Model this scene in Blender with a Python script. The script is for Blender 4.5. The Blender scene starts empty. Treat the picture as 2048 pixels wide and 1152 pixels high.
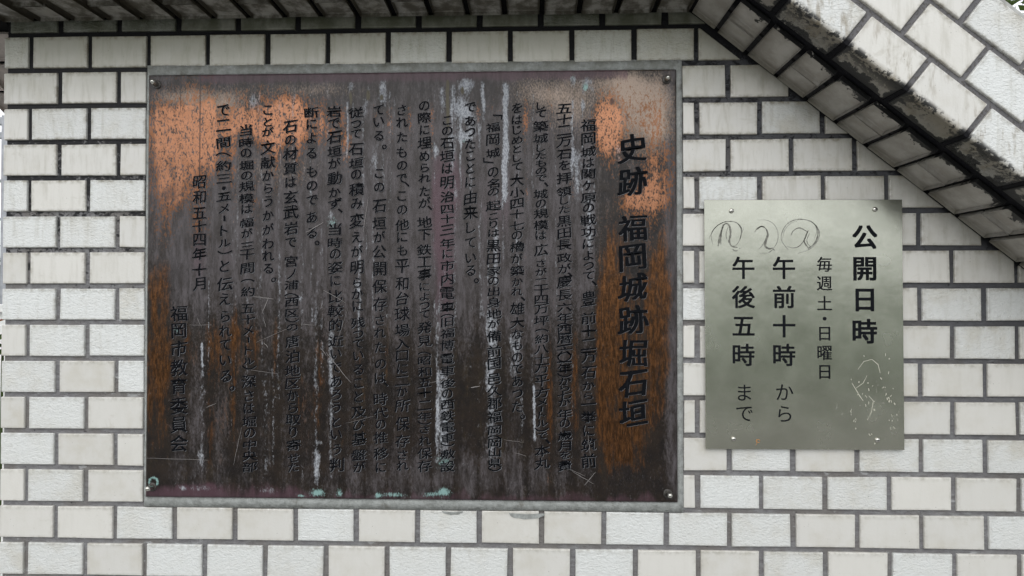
import bpy, math, random
import numpy as np
from mathutils import Matrix, Vector, noise as mnoise

# ------------------------------------------------------------------ camera, sky, sun, exposure
S = bpy.context.scene
C = S.collection
cam_d = bpy.data.cameras.new("camera")
cam = bpy.data.objects.new("camera", cam_d)
C.objects.link(cam)
cam_d.sensor_width = 36.0
cam_d.lens = 1096.2 / 2048 * 36.0
cam_d.clip_start = 0.02
cam_d.clip_end = 2000
YAW, PITCH = 0.0275033, 0.01158510
cam.matrix_world = (Matrix.Translation((0.917047, -1.045531, 0.478188))
                    @ Matrix.Rotation(YAW, 4, 'Z') @ Matrix.Rotation(math.pi / 2 + PITCH, 4, 'X'))
S.camera = cam

SUN_EL, SUN_AZ = math.radians(45), math.radians(195)     # azimuth clockwise from +Y: sun behind the camera, hidden by cloud
world = bpy.data.worlds.new("World")
S.world = world
world.use_nodes = True
wt = world.node_tree
wt.nodes.clear()
sky = wt.nodes.new("ShaderNodeTexSky")
sky.sky_type = 'NISHITA'
sky.sun_disc = False
sky.sun_elevation = SUN_EL
sky.sun_rotation = SUN_AZ
sky.air_density = 1.0
sky.dust_density = 4.0
hs = wt.nodes.new("ShaderNodeHueSaturation")             # overcast: the blue is mostly gone
hs.inputs['Saturation'].default_value = 0.27
bg = wt.nodes.new("ShaderNodeBackground")
bg.inputs['Strength'].default_value = 0.15
wo = wt.nodes.new("ShaderNodeOutputWorld")
# closed cloud cover, a little uneven, over the sky
tc = wt.nodes.new("ShaderNodeTexCoord")
cn = wt.nodes.new("ShaderNodeTexNoise"); cn.inputs['Scale'].default_value = 2.2; cn.inputs['Detail'].default_value = 5.0
wt.links.new(tc.outputs['Generated'], cn.inputs['Vector'])
cm = wt.nodes.new("ShaderNodeMapRange")
for i_, v_ in enumerate((0.3, 0.7, 6.2, 8.6)): cm.inputs[i_ + 1].default_value = v_
wt.links.new(cn.outputs[0], cm.inputs[0])
cc_ = wt.nodes.new("ShaderNodeVectorMath"); cc_.operation = 'SCALE'; cc_.inputs[0].default_value = (0.955, 0.985, 1.02)
wt.links.new(cm.outputs[0], cc_.inputs['Scale'])
cx = wt.nodes.new("ShaderNodeMix"); cx.data_type = 'RGBA'; cx.inputs[0].default_value = 0.78
wt.links.new(sky.outputs[0], hs.inputs['Color'])
wt.links.new(hs.outputs[0], cx.inputs[6])
wt.links.new(cc_.outputs[0], cx.inputs[7])
wt.links.new(cx.outputs[2], bg.inputs['Color'])
wt.links.new(bg.outputs[0], wo.inputs['Surface'])

sd = bpy.data.lights.new("sun", 'SUN')
sd.energy = 0.5
sd.angle = math.radians(60)
sd.color = (1.0, 0.985, 0.96)
so = bpy.data.objects.new("sun", sd)
C.objects.link(so)
sdir = Vector((math.sin(SUN_AZ) * math.cos(SUN_EL), math.cos(SUN_AZ) * math.cos(SUN_EL), math.sin(SUN_EL)))
so.rotation_euler = sdir.to_track_quat('Z', 'Y').to_euler()

S.view_settings.view_transform = 'Standard'
S.view_settings.look = 'None'
S.view_settings.exposure = 0.50
S.view_settings.gamma = 1.0
S.view_settings.use_curve_mapping = False

R = random.Random(7)

# ------------------------------------------------------------------ helpers
def tag(o, label=None, cat=None, group=None, kind=None):
    if label: o['label'] = label
    if cat: o['category'] = cat
    if group: o['group'] = group
    if kind: o['kind'] = kind
    return o

def empty(name, loc=(0, 0, 0)):
    o = bpy.data.objects.new(name, None)
    o.empty_display_size = 0.05
    C.objects.link(o)
    o.location = loc
    return o

def link(name, me, parent=None, mat=None, mw=None):
    o = bpy.data.objects.new(name, me)
    C.objects.link(o)
    if parent is not None:
        o.parent = parent
        o.matrix_parent_inverse = PINV.get(parent.name, Matrix.Identity(4))
    if mat is not None:
        if me.materials: me.materials[0] = mat
        else: me.materials.append(mat)
    if mw is not None:
        o.matrix_basis = mw
    return o

PINV = {}
def root(name, loc, label, cat, group=None):
    o = empty(name, loc)
    PINV[o.name] = Matrix.Translation(-Vector(loc))
    return tag(o, label, cat, group)

def mesh(name, vs, fs, smooth=False, mats=None, mi=None):
    me = bpy.data.meshes.new(name)
    me.from_pydata(vs, [], fs)
    if mats:
        for m in mats: me.materials.append(m)
    if mi is not None:
        me.polygons.foreach_set('material_index', mi)
    if smooth:
        me.polygons.foreach_set('use_smooth', [True] * len(me.polygons))
    me.update()
    return me

def box(vs, fs, x0, x1, y0, y1, z0, z1):
    b = len(vs)
    vs += [(x0, y0, z0), (x1, y0, z0), (x1, y1, z0), (x0, y1, z0), (x0, y0, z1), (x1, y0, z1), (x1, y1, z1), (x0, y1, z1)]
    fs += [(b, b + 3, b + 2, b + 1), (b + 4, b + 5, b + 6, b + 7), (b, b + 1, b + 5, b + 4),
           (b + 1, b + 2, b + 6, b + 5), (b + 2, b + 3, b + 7, b + 6), (b + 3, b, b + 4, b + 7)]

def tube(vs, fs, p0, p1, r0, r1=None, n=8):
    r1 = r0 if r1 is None else r1
    p0, p1 = Vector(p0), Vector(p1)
    q = (p1 - p0).to_track_quat('Z', 'Y')
    b = len(vs)
    for p, r in ((p0, r0), (p1, r1)):
        for k in range(n):
            a = 2 * math.pi * k / n
            vs.append(tuple(p + q @ Vector((r * math.cos(a), r * math.sin(a), 0))))
    for k in range(n):
        j = (k + 1) % n
        fs.append((b + k, b + j, b + n + j, b + n + k))
    fs.append(tuple(b + n + k for k in range(n)))
    fs.append(tuple(b + k for k in reversed(range(n))))

# --- small node DSL
class G:
    def __init__(s, name, rough=0.5, spec=0.5, metal=0.0):
        s.m = bpy.data.materials.new(name)
        s.m.use_nodes = True
        s.t = s.m.node_tree
        s.b = s.t.nodes['Principled BSDF']
        s.b.inputs['Roughness'].default_value = rough
        s.b.inputs['Specular IOR Level'].default_value = spec
        s.b.inputs['Metallic'].default_value = metal
        s._p = s._o = None
    def n(s, k): return s.t.nodes.new(k)
    def put(s, sock, v):
        if isinstance(v, bpy.types.NodeSocket): s.t.links.new(v, sock)
        elif isinstance(v, (tuple, list)) and len(v) == 3 and sock.type == 'RGBA': sock.default_value = (*v, 1)
        else: sock.default_value = v
    def m_(s, op, a, b=0.0, clamp=False):
        x = s.n('ShaderNodeMath'); x.operation = op; x.use_clamp = clamp
        s.put(x.inputs[0], a); s.put(x.inputs[1], b)
        return x.outputs[0]
    def add(s, a, b): return s.m_('ADD', a, b)
    def sub(s, a, b): return s.m_('SUBTRACT', a, b)
    def mul(s, a, b): return s.m_('MULTIPLY', a, b)
    def mx(s, a, b): return s.m_('MAXIMUM', a, b)
    def ss(s, v, lo, hi, a=0.0, b=1.0):
        x = s.n('ShaderNodeMapRange'); x.interpolation_type = 'SMOOTHSTEP'
        s.put(x.inputs[0], v)
        for i, q in enumerate((lo, hi, a, b)): s.put(x.inputs[i + 1], q)
        return x.outputs[0]
    def lr(s, v, lo, hi, a=0.0, b=1.0):
        x = s.n('ShaderNodeMapRange'); s.put(x.inputs[0], v)
        for i, q in enumerate((lo, hi, a, b)): s.put(x.inputs[i + 1], q)
        return x.outputs[0]
    def pos(s):
        if s._p is None: s._p = s.n('ShaderNodeNewGeometry').outputs['Position']
        return s._p
    def obj(s):
        if s._o is None: s._o = s.n('ShaderNodeTexCoord').outputs['Object']
        return s._o
    def rnd(s): return s.n('ShaderNodeObjectInfo').outputs['Random']
    def xyz(s, v):
        x = s.n('ShaderNodeSeparateXYZ'); s.put(x.inputs[0], v); return x.outputs
    def scl(s, v, k):
        x = s.n('ShaderNodeVectorMath'); x.operation = 'MULTIPLY'; s.put(x.inputs[0], v)
        x.inputs[1].default_value = k if isinstance(k, tuple) else (k, k, k); return x.outputs[0]
    def off(s, v, w, k=1.0):
        c = s.n('ShaderNodeCombineXYZ')
        for i in range(3): s.put(c.inputs[i], s.mul(w, k * (1, 1.7, 2.3)[i]))
        x = s.n('ShaderNodeVectorMath'); x.operation = 'ADD'; s.put(x.inputs[0], v); s.put(x.inputs[1], c.outputs[0]); return x.outputs[0]
    def noi(s, v, scale, det=3.0, rough=0.55, dist=0.0):
        x = s.n('ShaderNodeTexNoise'); s.put(x.inputs['Vector'], v)
        x.inputs['Scale'].default_value = scale; x.inputs['Detail'].default_value = det
        x.inputs['Roughness'].default_value = rough; x.inputs['Distortion'].default_value = dist
        return x.outputs[0]
    def vor(s, v, scale):
        x = s.n('ShaderNodeTexVoronoi'); s.put(x.inputs['Vector'], v); x.inputs['Scale'].default_value = scale
        return x.outputs['Distance']
    def mix(s, f, a, b):
        x = s.n('ShaderNodeMix'); x.data_type = 'RGBA'
        s.put(x.inputs[0], f); s.put(x.inputs[6], a); s.put(x.inputs[7], b); return x.outputs[2]
    def attr(s, name):
        x = s.n('ShaderNodeAttribute'); x.attribute_name = name
        y = s.n('ShaderNodeSeparateColor'); s.put(y.inputs[0], x.outputs['Color']); return y.outputs
    def bump(s, h, dist, strength=1.0, prev=None):
        x = s.n('ShaderNodeBump'); s.put(x.inputs['Height'], h)
        x.inputs['Distance'].default_value = dist; x.inputs['Strength'].default_value = strength
        if prev is not None: s.put(x.inputs['Normal'], prev)
        return x.outputs[0]
    def col(s, v): s.put(s.b.inputs['Base Color'], v); return s
    def rough(s, v): s.put(s.b.inputs['Roughness'], v); return s
    def nrm(s, v): s.put(s.b.inputs['Normal'], v); return s

# ------------------------------------------------------------------ layout constants (metres; wall face is the plane y = 0)
PX, PZ = 0.118, 0.07064
TH = 0.6753
c_, s_ = math.cos(TH), math.sin(TH)
SX, SZ = 1.28374, 0.98               # a point of the line where the sloping soffit meets the wall
D = 0.1734                           # how far the beam stands out from the wall
SOF = 1.021                          # height of the level soffit
COR = SX - (SOF - SZ) * c_ / s_      # x where the level soffit turns into the sloping one
GROUND = -1.1

# ------------------------------------------------------------------ materials
def slope_n(g):
    """signed height above the sloping soffit line, in the plane of the wall"""
    P = g.xyz(g.pos())
    return g.add(g.mul(g.sub(P[0], SX), s_), g.mul(g.sub(P[2], SZ), c_))

def beam_h(g):
    """height above the underside of the beam, level run and slope alike"""
    return g.mx(slope_n(g), g.sub(g.xyz(g.pos())[2], SOF))

def tile_material(name, textured, place):
    g = G(name, rough=0.42, spec=0.5)
    P, O = g.pos(), g.obj()
    px, py, pz = g.xyz(P)
    ox, oy, oz = g.xyz(O)
    rnd = g.rnd()
    if textured: base = g.mix(rnd, (0.66, 0.672, 0.660), (0.61, 0.615, 0.597))
    else: base = g.mix(rnd, (0.645, 0.630, 0.590), (0.59, 0.58, 0.55))
    base = g.mix(g.mul(g.ss(g.noi(g.off(P, rnd, 9), 17, 5, 0.65), 0.40, 0.72), g.lr(rnd, 0.2, 1.0, 0.15, 0.75)), base, (0.50, 0.475, 0.41))
    stn = g.noi(g.scl(g.off(P, rnd, 5), (20, 20, 34)), 1.0, 6, 0.72, 0.6)
    base = g.mix(g.ss(stn, 0.60, 0.70, 0, 0.30), base, (0.40, 0.375, 0.31))
    # vertical weathering runs, stronger high up under the beam
    up = g.lr(pz, 0.15, 1.0, 0.0, 1.0)
    if place == 'wall':
        lvl = g.mx(up, g.lr(slope_n(g), -0.12, 0.0, 0.1, 0.8))
    else:
        lvl = 0.55
    run = g.noi(g.scl(P, (95, 60, 14)), 1.0, 4, 0.6)
    base = g.mix(g.mul(g.ss(run, 0.46, 0.74), g.mul(lvl, 0.58)), base, (0.33, 0.31, 0.245))
    alg = g.noi(g.scl(P, (22, 22, 16)), 1.0, 5, 0.65)
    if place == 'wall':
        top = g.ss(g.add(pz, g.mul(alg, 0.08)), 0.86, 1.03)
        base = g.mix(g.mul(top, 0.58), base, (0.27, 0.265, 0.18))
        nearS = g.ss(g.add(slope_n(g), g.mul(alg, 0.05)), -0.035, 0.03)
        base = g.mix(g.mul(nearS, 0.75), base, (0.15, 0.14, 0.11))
    # grime that collects along the rim of each tile, most on the upper one
    ax = g.m_('ABSOLUTE', ox); az = g.m_('ABSOLUTE', oz)
    rim = g.mx(g.ss(ax, 0.045, 0.0545), g.mx(g.ss(az, 0.0235, 0.0302), g.ss(oz, 0.0195, 0.0295, 0, 1.25)))
    rn = g.noi(P, 85, 4, 0.7)
    base = g.mix(g.mul(g.mul(rim, g.ss(rn, 0.34, 0.72)), g.add(g.mul(lvl, 0.60), 0.32)), base, (0.21, 0.185, 0.135))
    # small dark pits and specks
    sp = g.ss(g.vor(P, 120), 0.06, 0.12, 1, 0)
    base = g.mix(g.mul(sp, g.ss(g.noi(P, 30, 2), 0.56, 0.66, 0, 0.55)), base, (0.10, 0.09, 0.07))
    if place == 'face':
        # brown run-off on the lowest course of the sloping face
        nn = beam_h(g)
        low = g.ss(nn, 0.085, 0.03)
        st = g.noi(g.scl(P, (70, 40, 16)), 1.0, 5, 0.65, 0.3)
        base = g.mix(g.mul(low, g.ss(st, 0.50, 0.70, 0, 0.75)), base, (0.24, 0.20, 0.14))
        base = g.mix(g.ss(g.add(nn, g.mul(rn, 0.006)), 0.007, 0.001, 0, 0.85), base, (0.075, 0.065, 0.045))
    if place in ('soffit', 'face'):
        # black mould along the long joint of the sloping soffit, creeping over the tiles
        n1 = g.noi(P, 21, 5, 0.70, 0.25)
        n2 = g.noi(P, 140, 3, 0.6)
        wid = g.lr(px, 1.2, 1.75, 0.010, 0.021)
        dj = g.m_('ABSOLUTE', g.add(py, 0.1175))
        mould = g.ss(g.sub(dj, g.add(wid, g.add(g.mul(g.sub(n1, 0.45), 0.105), g.mul(g.sub(n2, 0.5), 0.010)))), 0.0016, -0.0016)
        # speckled mould towards the front edge
        fr = g.ss(py, -0.130, -0.168)
        mould = g.mx(mould, g.mul(fr, g.ss(g.add(g.mul(n1, 0.66), g.mul(n2, 0.50)), 0.56, 0.62, 0, 0.95)))
        if place == 'face':
            ends = g.ss(g.add(ax, g.mul(g.sub(g.noi(P, 60, 4, 0.7), 0.5), 0.030)), 0.0455, 0.0495)
            mould = g.mx(mould, ends)
            mould = g.mx(mould, g.mul(g.ss(rnd, 0.80, 0.84), g.ss(g.add(n2, g.mul(n1, 0.3)), 0.72, 0.62, 0, 0.95)))
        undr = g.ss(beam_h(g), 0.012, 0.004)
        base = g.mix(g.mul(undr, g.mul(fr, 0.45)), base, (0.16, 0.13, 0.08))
        if place == 'soffit': base = g.mix(g.ss(alg, 0.35, 0.65, 0.50, 0.82), base, (0.235, 0.212, 0.180))  # shade of the underside put into the tile colour, uneven by noise
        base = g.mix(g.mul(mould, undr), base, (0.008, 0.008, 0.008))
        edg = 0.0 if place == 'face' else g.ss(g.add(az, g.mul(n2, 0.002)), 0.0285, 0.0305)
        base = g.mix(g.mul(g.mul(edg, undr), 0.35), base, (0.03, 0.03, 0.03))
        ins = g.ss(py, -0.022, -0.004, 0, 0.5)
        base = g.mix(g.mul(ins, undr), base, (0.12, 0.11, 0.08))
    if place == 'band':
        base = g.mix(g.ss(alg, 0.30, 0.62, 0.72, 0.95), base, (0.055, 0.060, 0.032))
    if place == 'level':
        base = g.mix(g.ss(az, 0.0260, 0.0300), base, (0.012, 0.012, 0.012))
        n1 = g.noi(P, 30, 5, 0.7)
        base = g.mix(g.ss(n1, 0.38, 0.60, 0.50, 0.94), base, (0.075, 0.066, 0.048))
    g.col(base)
    if textured:
        h = g.noi(g.scl(g.off(P, rnd, 3), (150, 150, 230)), 1.0, 3, 0.5, 0.8)
        g.nrm(g.bump(h, 0.0018, 1.0))
        g.rough(g.lr(h, 0.3, 0.7, 0.42, 0.24))
    else:
        h = g.noi(g.off(P, rnd, 3), 260, 3, 0.5)
        g.nrm(g.bump(h, 0.00022, 1.0))
        g.rough(0.40)
    return g.m

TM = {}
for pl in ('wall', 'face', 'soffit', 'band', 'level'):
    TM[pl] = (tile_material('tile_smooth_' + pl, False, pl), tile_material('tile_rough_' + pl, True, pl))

def mortar_material():
    g = G('mortar', rough=0.9, spec=0.2)
    P = g.pos(); px, py, pz = g.xyz(P)
    a = g.noi(P, 38, 5, 0.7)
    b = g.noi(g.scl(P, (60, 60, 160)), 1.0, 5, 0.7)
    base = g.mix(g.ss(b, 0.35, 0.7), (0.155, 0.15, 0.155), (0.235, 0.235, 0.24))
    warm = g.ss(g.noi(P, 9, 3), 0.45, 0.62, 0, 0.6)
    base = g.mix(warm, base, (0.165, 0.15, 0.135))
    caulk = g.ss(g.noi(g.scl(P, (30, 30, 90)), 1.0, 4, 0.6), 0.62, 0.70, 0, 0.7)
    base = g.mix(caulk, base, (0.38, 0.385, 0.39))
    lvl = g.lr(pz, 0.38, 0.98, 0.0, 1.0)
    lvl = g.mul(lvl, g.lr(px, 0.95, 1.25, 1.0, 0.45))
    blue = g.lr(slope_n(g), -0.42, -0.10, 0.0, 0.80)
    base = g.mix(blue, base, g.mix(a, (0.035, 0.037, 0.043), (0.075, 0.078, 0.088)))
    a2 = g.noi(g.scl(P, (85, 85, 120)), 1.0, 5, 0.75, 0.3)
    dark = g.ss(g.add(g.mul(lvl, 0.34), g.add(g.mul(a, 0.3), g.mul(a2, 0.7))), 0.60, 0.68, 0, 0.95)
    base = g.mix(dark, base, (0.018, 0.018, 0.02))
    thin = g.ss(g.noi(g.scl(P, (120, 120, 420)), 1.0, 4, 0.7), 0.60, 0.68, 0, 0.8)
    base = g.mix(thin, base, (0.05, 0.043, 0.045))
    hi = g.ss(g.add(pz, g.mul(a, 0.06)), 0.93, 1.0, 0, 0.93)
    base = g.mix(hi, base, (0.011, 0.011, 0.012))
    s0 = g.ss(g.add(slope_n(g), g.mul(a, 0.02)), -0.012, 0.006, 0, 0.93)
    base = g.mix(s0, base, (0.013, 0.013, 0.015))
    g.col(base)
    g.nrm(g.bump(g.add(a, g.mul(b, 0.6)), 0.0035, 1.0))
    return g.m
MORTAR = mortar_material()

def beam_mortar_material():
    g = G('beam_mortar', rough=0.9, spec=0.2)
    P = g.pos(); px, py, pz = g.xyz(P)
    a = g.noi(P, 45, 5, 0.7)
    base = g.mix(a, (0.10, 0.098, 0.105), (0.20, 0.195, 0.20))
    base = g.mix(g.ss(g.noi(P, 220, 3, 0.6), 0.52, 0.62, 0, 0.6), base, (0.07, 0.06, 0.05))
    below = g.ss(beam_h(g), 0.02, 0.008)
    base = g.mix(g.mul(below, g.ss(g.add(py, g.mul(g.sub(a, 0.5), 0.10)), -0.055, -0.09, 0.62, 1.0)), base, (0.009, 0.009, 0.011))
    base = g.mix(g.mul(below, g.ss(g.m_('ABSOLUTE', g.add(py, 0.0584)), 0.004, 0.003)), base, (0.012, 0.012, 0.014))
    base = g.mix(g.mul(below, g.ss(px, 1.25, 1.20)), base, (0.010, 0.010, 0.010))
    g.col(base)
    g.nrm(g.bump(a, 0.003, 1.0))
    return g.m
BMORTAR = beam_mortar_material()

def surround_material():
    g = G('surround_mortar', rough=0.85, spec=0.25)
    P = g.pos(); px, py, pz = g.xyz(P)
    a = g.noi(P, 30, 5, 0.65)
    b = g.noi(P, 55, 5, 0.7)
    base = g.mix(g.ss(b, 0.35, 0.65), (0.25, 0.26, 0.25), (0.37, 0.385, 0.375))
    base = g.mix(g.ss(a, 0.58, 0.70, 0, 0.65), base, (0.15, 0.14, 0.12))
    hi = g.lr(pz, 0.90, 0.926, 0.10, 0.85)
    base = g.mix(g.mul(hi, g.ss(a, 0.30, 0.60)), base, (0.13, 0.13, 0.105))
    crack = g.ss(g.noi(P, 120, 4, 0.7), 0.64, 0.70, 0, 0.6)
    base = g.mix(crack, base, (0.10, 0.09, 0.08))
    g.col(base)
    g.nrm(g.bump(g.add(a, b), 0.004, 1.0))
    return g.m

def plain(name, col, rough=0.6, metal=0.0, spec=0.5, noise=0.15, scale=20):
    g = G(name, rough, spec, metal)
    n = g.noi(g.pos(), scale, 4, 0.6)
    g.col(g.mix(g.ss(n, 0.3, 0.7), tuple(v * (1 - noise) for v in col), tuple(min(1, v * (1 + noise)) for v in col)))
    return g.m

# ------------------------------------------------------------------ tile meshes (local: x along the length, z up, -y out of the wall)
def inset(poly, d):
    n = len(poly); out = []
    for i in range(n):
        p0, p1, p2 = Vector(poly[i - 1]), Vector(poly[i]), Vector(poly[(i + 1) % n])
        e1 = (p1 - p0).normalized(); e2 = (p2 - p1).normalized()
        n1 = Vector((-e1.y, e1.x)); n2 = Vector((-e2.y, e2.x))
        b = n1 + n2
        k = d / max(0.35, b.dot(n1)) if b.length > 1e-6 else d
        out.append(tuple(p1 + b * k))
    return out

def area(poly):
    return 0.5 * sum(poly[i - 1][0] * poly[i][1] - poly[i][0] * poly[i - 1][1] for i in range(len(poly)))

def tile_mesh(poly, rr, bev=0.0016, t=0.0085):
    """poly counter-clockwise in (x, z)"""
    poly = [(x + rr.uniform(-.0007, .0007), z + rr.uniform(-.0006, .0006)) for x, z in poly]
    n = len(poly)
    rings = [(poly, t), (poly, bev), (inset(poly, bev * 0.35), bev * 0.3), (inset(poly, bev), 0.0)]
    vs = [(x, y, z) for pl, y in rings for x, z in pl]
    fs = []
    for r in range(3):
        for i in range(n):
            j = (i + 1) % n
            fs.append((r * n + i, r * n + j, (r + 1) * n + j, (r + 1) * n + i))
    fs.append(tuple(3 * n + i for i in range(n)))
    return mesh('tile', vs, fs)

def rect(w, h, x=0.0, z=0.0):
    return [(x - w / 2, z - h / 2), (x + w / 2, z - h / 2), (x + w / 2, z + h / 2), (x - w / 2, z + h / 2)]

_cache = {}
def shared(key, w, h, mat):
    k = (key, mat.name, round(w, 4), round(h, 4), R.randrange(7))
    if k not in _cache:
        rr = random.Random(hash(k) & 0xffff)
        me = tile_mesh(rect(w, h), random.Random(len(_cache) * 13 + 5))
        me.materials.append(mat)
        _cache[k] = me
    return _cache[k]

def corner_mesh(w, mat, ret=0.050, h=0.060, vertical=False, t=0.0085):
    """L tile: face in y = 0 and a return running back in +y at the bottom (or at the left end)"""
    key = ('L', w, mat.name, ret, vertical)
    if key in _cache: return _cache[key]
    a = (w if vertical else h) / 2
    prof = [(0.0016, a), (0.0004, a - 0.0006), (0.0, a - 0.0016), (0.0, -a + 0.004), (0.0009, -a + 0.0016), (0.003, -a + 0.0002), (0.005, -a),
            (ret - 0.0012, -a), (ret, -a + 0.0012), (ret, -a + t), (t, -a + t), (t, a)]
    m = len(prof)
    half = (h if vertical else w) / 2
    stations = [(-half, 0.0011), (-half + 0.0012, 0.0), (half - 0.0012, 0.0), (half, 0.0011)]
    vs = []
    for s, sh in stations:
        for (y, z) in prof:
            cy = (t if (y < t) else y) if z > -a + t else y
            yy = y + (sh if y < 0.002 else 0); zz = z + (sh if z < -a + 0.001 else 0)
            vs.append((zz, yy, s) if vertical else (s, yy, zz))
    fs = []
    for k in range(3):
        for i in range(m):
            j = (i + 1) % m
            f = (k * m + i, k * m + j, (k + 1) * m + j, (k + 1) * m + i)
            fs.append(f if not vertical else f[::-1])
    e0 = tuple(range(m)); e1 = tuple(3 * m + i for i in range(m))
    # ends are split so that each polygon is convex
    def cap(o, flip):
        A = tuple(o + i for i in (0, 1, 2, 3, 10, 11)); B = tuple(o + i for i in (3, 4, 5, 6, 10)); Cc = tuple(o + i for i in (6, 7, 8, 9, 10))
        return [q[::-1] if flip else q for q in (A, B, Cc)]
    fs += cap(0, vertical is False) + cap(3 * m, vertical is True)
    me = mesh('tile', vs, fs)
    import bmesh
    bm = bmesh.new(); bm.from_mesh(me); bmesh.ops.recalc_face_normals(bm, faces=bm.faces); bm.to_mesh(me); bm.free()
    me.materials.append(mat)
    _cache[key] = me
    return me

def clip(poly, nx, nz, d):
    """keep the part of poly where nx*x + nz*z <= d"""
    out = []
    for i in range(len(poly)):
        a, b = poly[i - 1], poly[i]
        fa, fb = nx * a[0] + nz * a[1] - d, nx * b[0] + nz * b[1] - d
        if fa <= 0: out.append(a)
        if (fa < 0 < fb) or (fb < 0 < fa):
            t = fa / (fa - fb); out.append((a[0] + t * (b[0] - a[0]), a[1] + t * (b[1] - a[1])))
    res = []
    for p in out:
        if not res or (abs(p[0] - res[-1][0]) + abs(p[1] - res[-1][1])) > 4e-4: res.append(p)
    if len(res) > 1 and abs(res[0][0] - res[-1][0]) + abs(res[0][1] - res[-1][1]) < 4e-4: res.pop()
    return res

def wobble(mw, proud=0.0005, ang=0.004):
    return mw @ Matrix.Translation((R.uniform(-.0006, .0006), -R.uniform(-proud, proud), R.uniform(-.0005, .0005))) \
        @ Matrix.Rotation(R.uniform(-ang, ang), 4, 'X') @ Matrix.Rotation(R.uniform(-ang, ang) * 0.6, 4, 'Z') @ Matrix.Rotation(R.uniform(-.003, .003), 4, 'Y')

# ------------------------------------------------------------------ the wall
wall = root('tiled_wall', (0.9, 0.12, GROUND), 'white glazed brick tile wall that carries the copper plaque and the steel sign', 'wall')
body_poly = [(-0.108, GROUND), (3.3, GROUND), (3.3, SZ - (3.3 - SX) * s_ / c_ + 0.01), (COR, SOF + 0.003), (-0.108, SOF + 0.003)]
def extrude(name, poly, y0, y1, mat, parent):
    n = len(poly)
    vs = [(x, y0, z) for x, z in poly] + [(x, y1, z) for x, z in poly]
    fs = [tuple(range(n)), tuple(range(2 * n - 1, n - 1, -1))]
    for i in range(n):
        j = (i + 1) % n
        fs.append((i, n + i, n + j, j))
    return link(name, mesh(name, vs, fs), parent, mat)
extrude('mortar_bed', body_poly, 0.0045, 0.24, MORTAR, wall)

FR = (0.1765, 1.2085, 0.0690, 0.9225)      # opening in the tiles for the plaque
rough_kinds = {}
extra_v, extra_f = [], []
def add_extra(poly, mw, t=0.0085, bev=0.0014):
    me = tile_mesh(poly, R, bev)
    b = len(extra_v)
    for v in me.vertices: extra_v.append(tuple(mw @ v.co))
    for p in me.polygons: extra_f.append(tuple(b + i for i in p.vertices))
    bpy.data.meshes.remove(me)

def wall_tile(x0, x1, z0, z1, place='wall', gap_line=-0.007):
    """a tile between x0..x1, z0..z1, cut by the plaque opening and by the sloping soffit"""
    fx0, fx1, fz0, fz1 = FR
    cx, cz = (x0 + x1) / 2, (z0 + z1) / 2
    if z1 > fz0 + 0.002 and z0 < fz1 - 0.002:
        if x0 >= fx0 - 0.012 and x1 <= fx1 + 0.003: return
        if x0 < fx0 and x1 > fx0: x1 = min(x1, fx0 - 0.0035)
        if x0 < fx1 and x1 > fx1: x0 = max(x0, fx1 + 0.0045)
        if x1 - x0 < 0.012: return
        if x0 > fx0 and x1 < fx1: return
    cx = (x0 + x1) / 2
    poly = rect(x1 - x0, z1 - z0)
    c = (s_ * (cx - SX) + c_ * (cz - SZ))
    cut = clip(poly, s_, c_, gap_line - c)
    if len(cut) < 3 or area(cut) < 0.00022: return
    rough = R.random() < (0.42 if cz < 0.5 else 0.25)
    if cx > 1.25 and cz > 0.5: rough = R.random() < 0.08
    mat = TM[place][1 if rough else 0]
    mw = Matrix.Translation((cx, 0, cz))
    infr = cx < 1.98 and cz > -0.09 and not (1.30 < cx < 1.56 and 0.23 < cz < 0.60)
    if cx > 1.95 or cz < -0.08:
        add_extra(cut, wobble(mw)); return
    if not infr: return
    if len(cut) == 4 and abs(area(cut) - area(poly)) < 1e-7:
        if abs((x1 - x0) - 0.108) < 1e-4 and place == 'wall': me = shared('full', 0.108, 0.0606, mat)
        else:
            me = shared('part', x1 - x0, z1 - z0, mat)
    else:
        me = tile_mesh(cut, R); me.materials.append(mat)
    link('tile', me, wall, None, wobble(mw))

for r in range(-15, 14):
    z0 = r * PZ + 0.005; z1 = (r + 1) * PZ - 0.005
    par = (r % 2 == 0)
    first = True
    for i in range(-2, 28):
        jx = i * PX + (0.0 if par else PX / 2)
        x0, x1 = jx + 0.005, jx + PX - 0.005
        if x1 < -0.10: continue
        if x0 < -0.112: x0 = -0.1125
        if first:
            first = False
            rough = R.random() < 0.4
            w = x1 - x0
            if r >= -2:
                me = corner_mesh(round(w, 4), TM['wall'][int(rough)], ret=(0.050 if par else 0.108), h=0.0606, vertical=True)
                link('tile', me, wall, None, wobble(Matrix.Translation(((x0 + x1) / 2, 0, (z0 + z1) / 2)), 0.0003, 0.002))
            else:
                add_extra(rect(w, z1 - z0), Matrix.Translation(((x0 + x1) / 2, 0, (z0 + z1) / 2)))
            continue
        wall_tile(x0, x1, z0, z1, 'wall', -0.020 if r == 13 else -0.006)
# the narrow cut course right under the level soffit
for i in range(-1, 11):
    x0, x1 = max(i * PX + 0.006, -0.100), (i + 1) * PX - 0.006
    wall_tile(x0, x1, 0.9935, 1.0175, 'band')
if extra_v:
    ex = link('tile_field', mesh('tile_field', extra_v, extra_f), wall, TM['wall'][0])
    ex['kind'] = 'stuff'
# right of the frame the cut course and the wall simply run on

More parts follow.
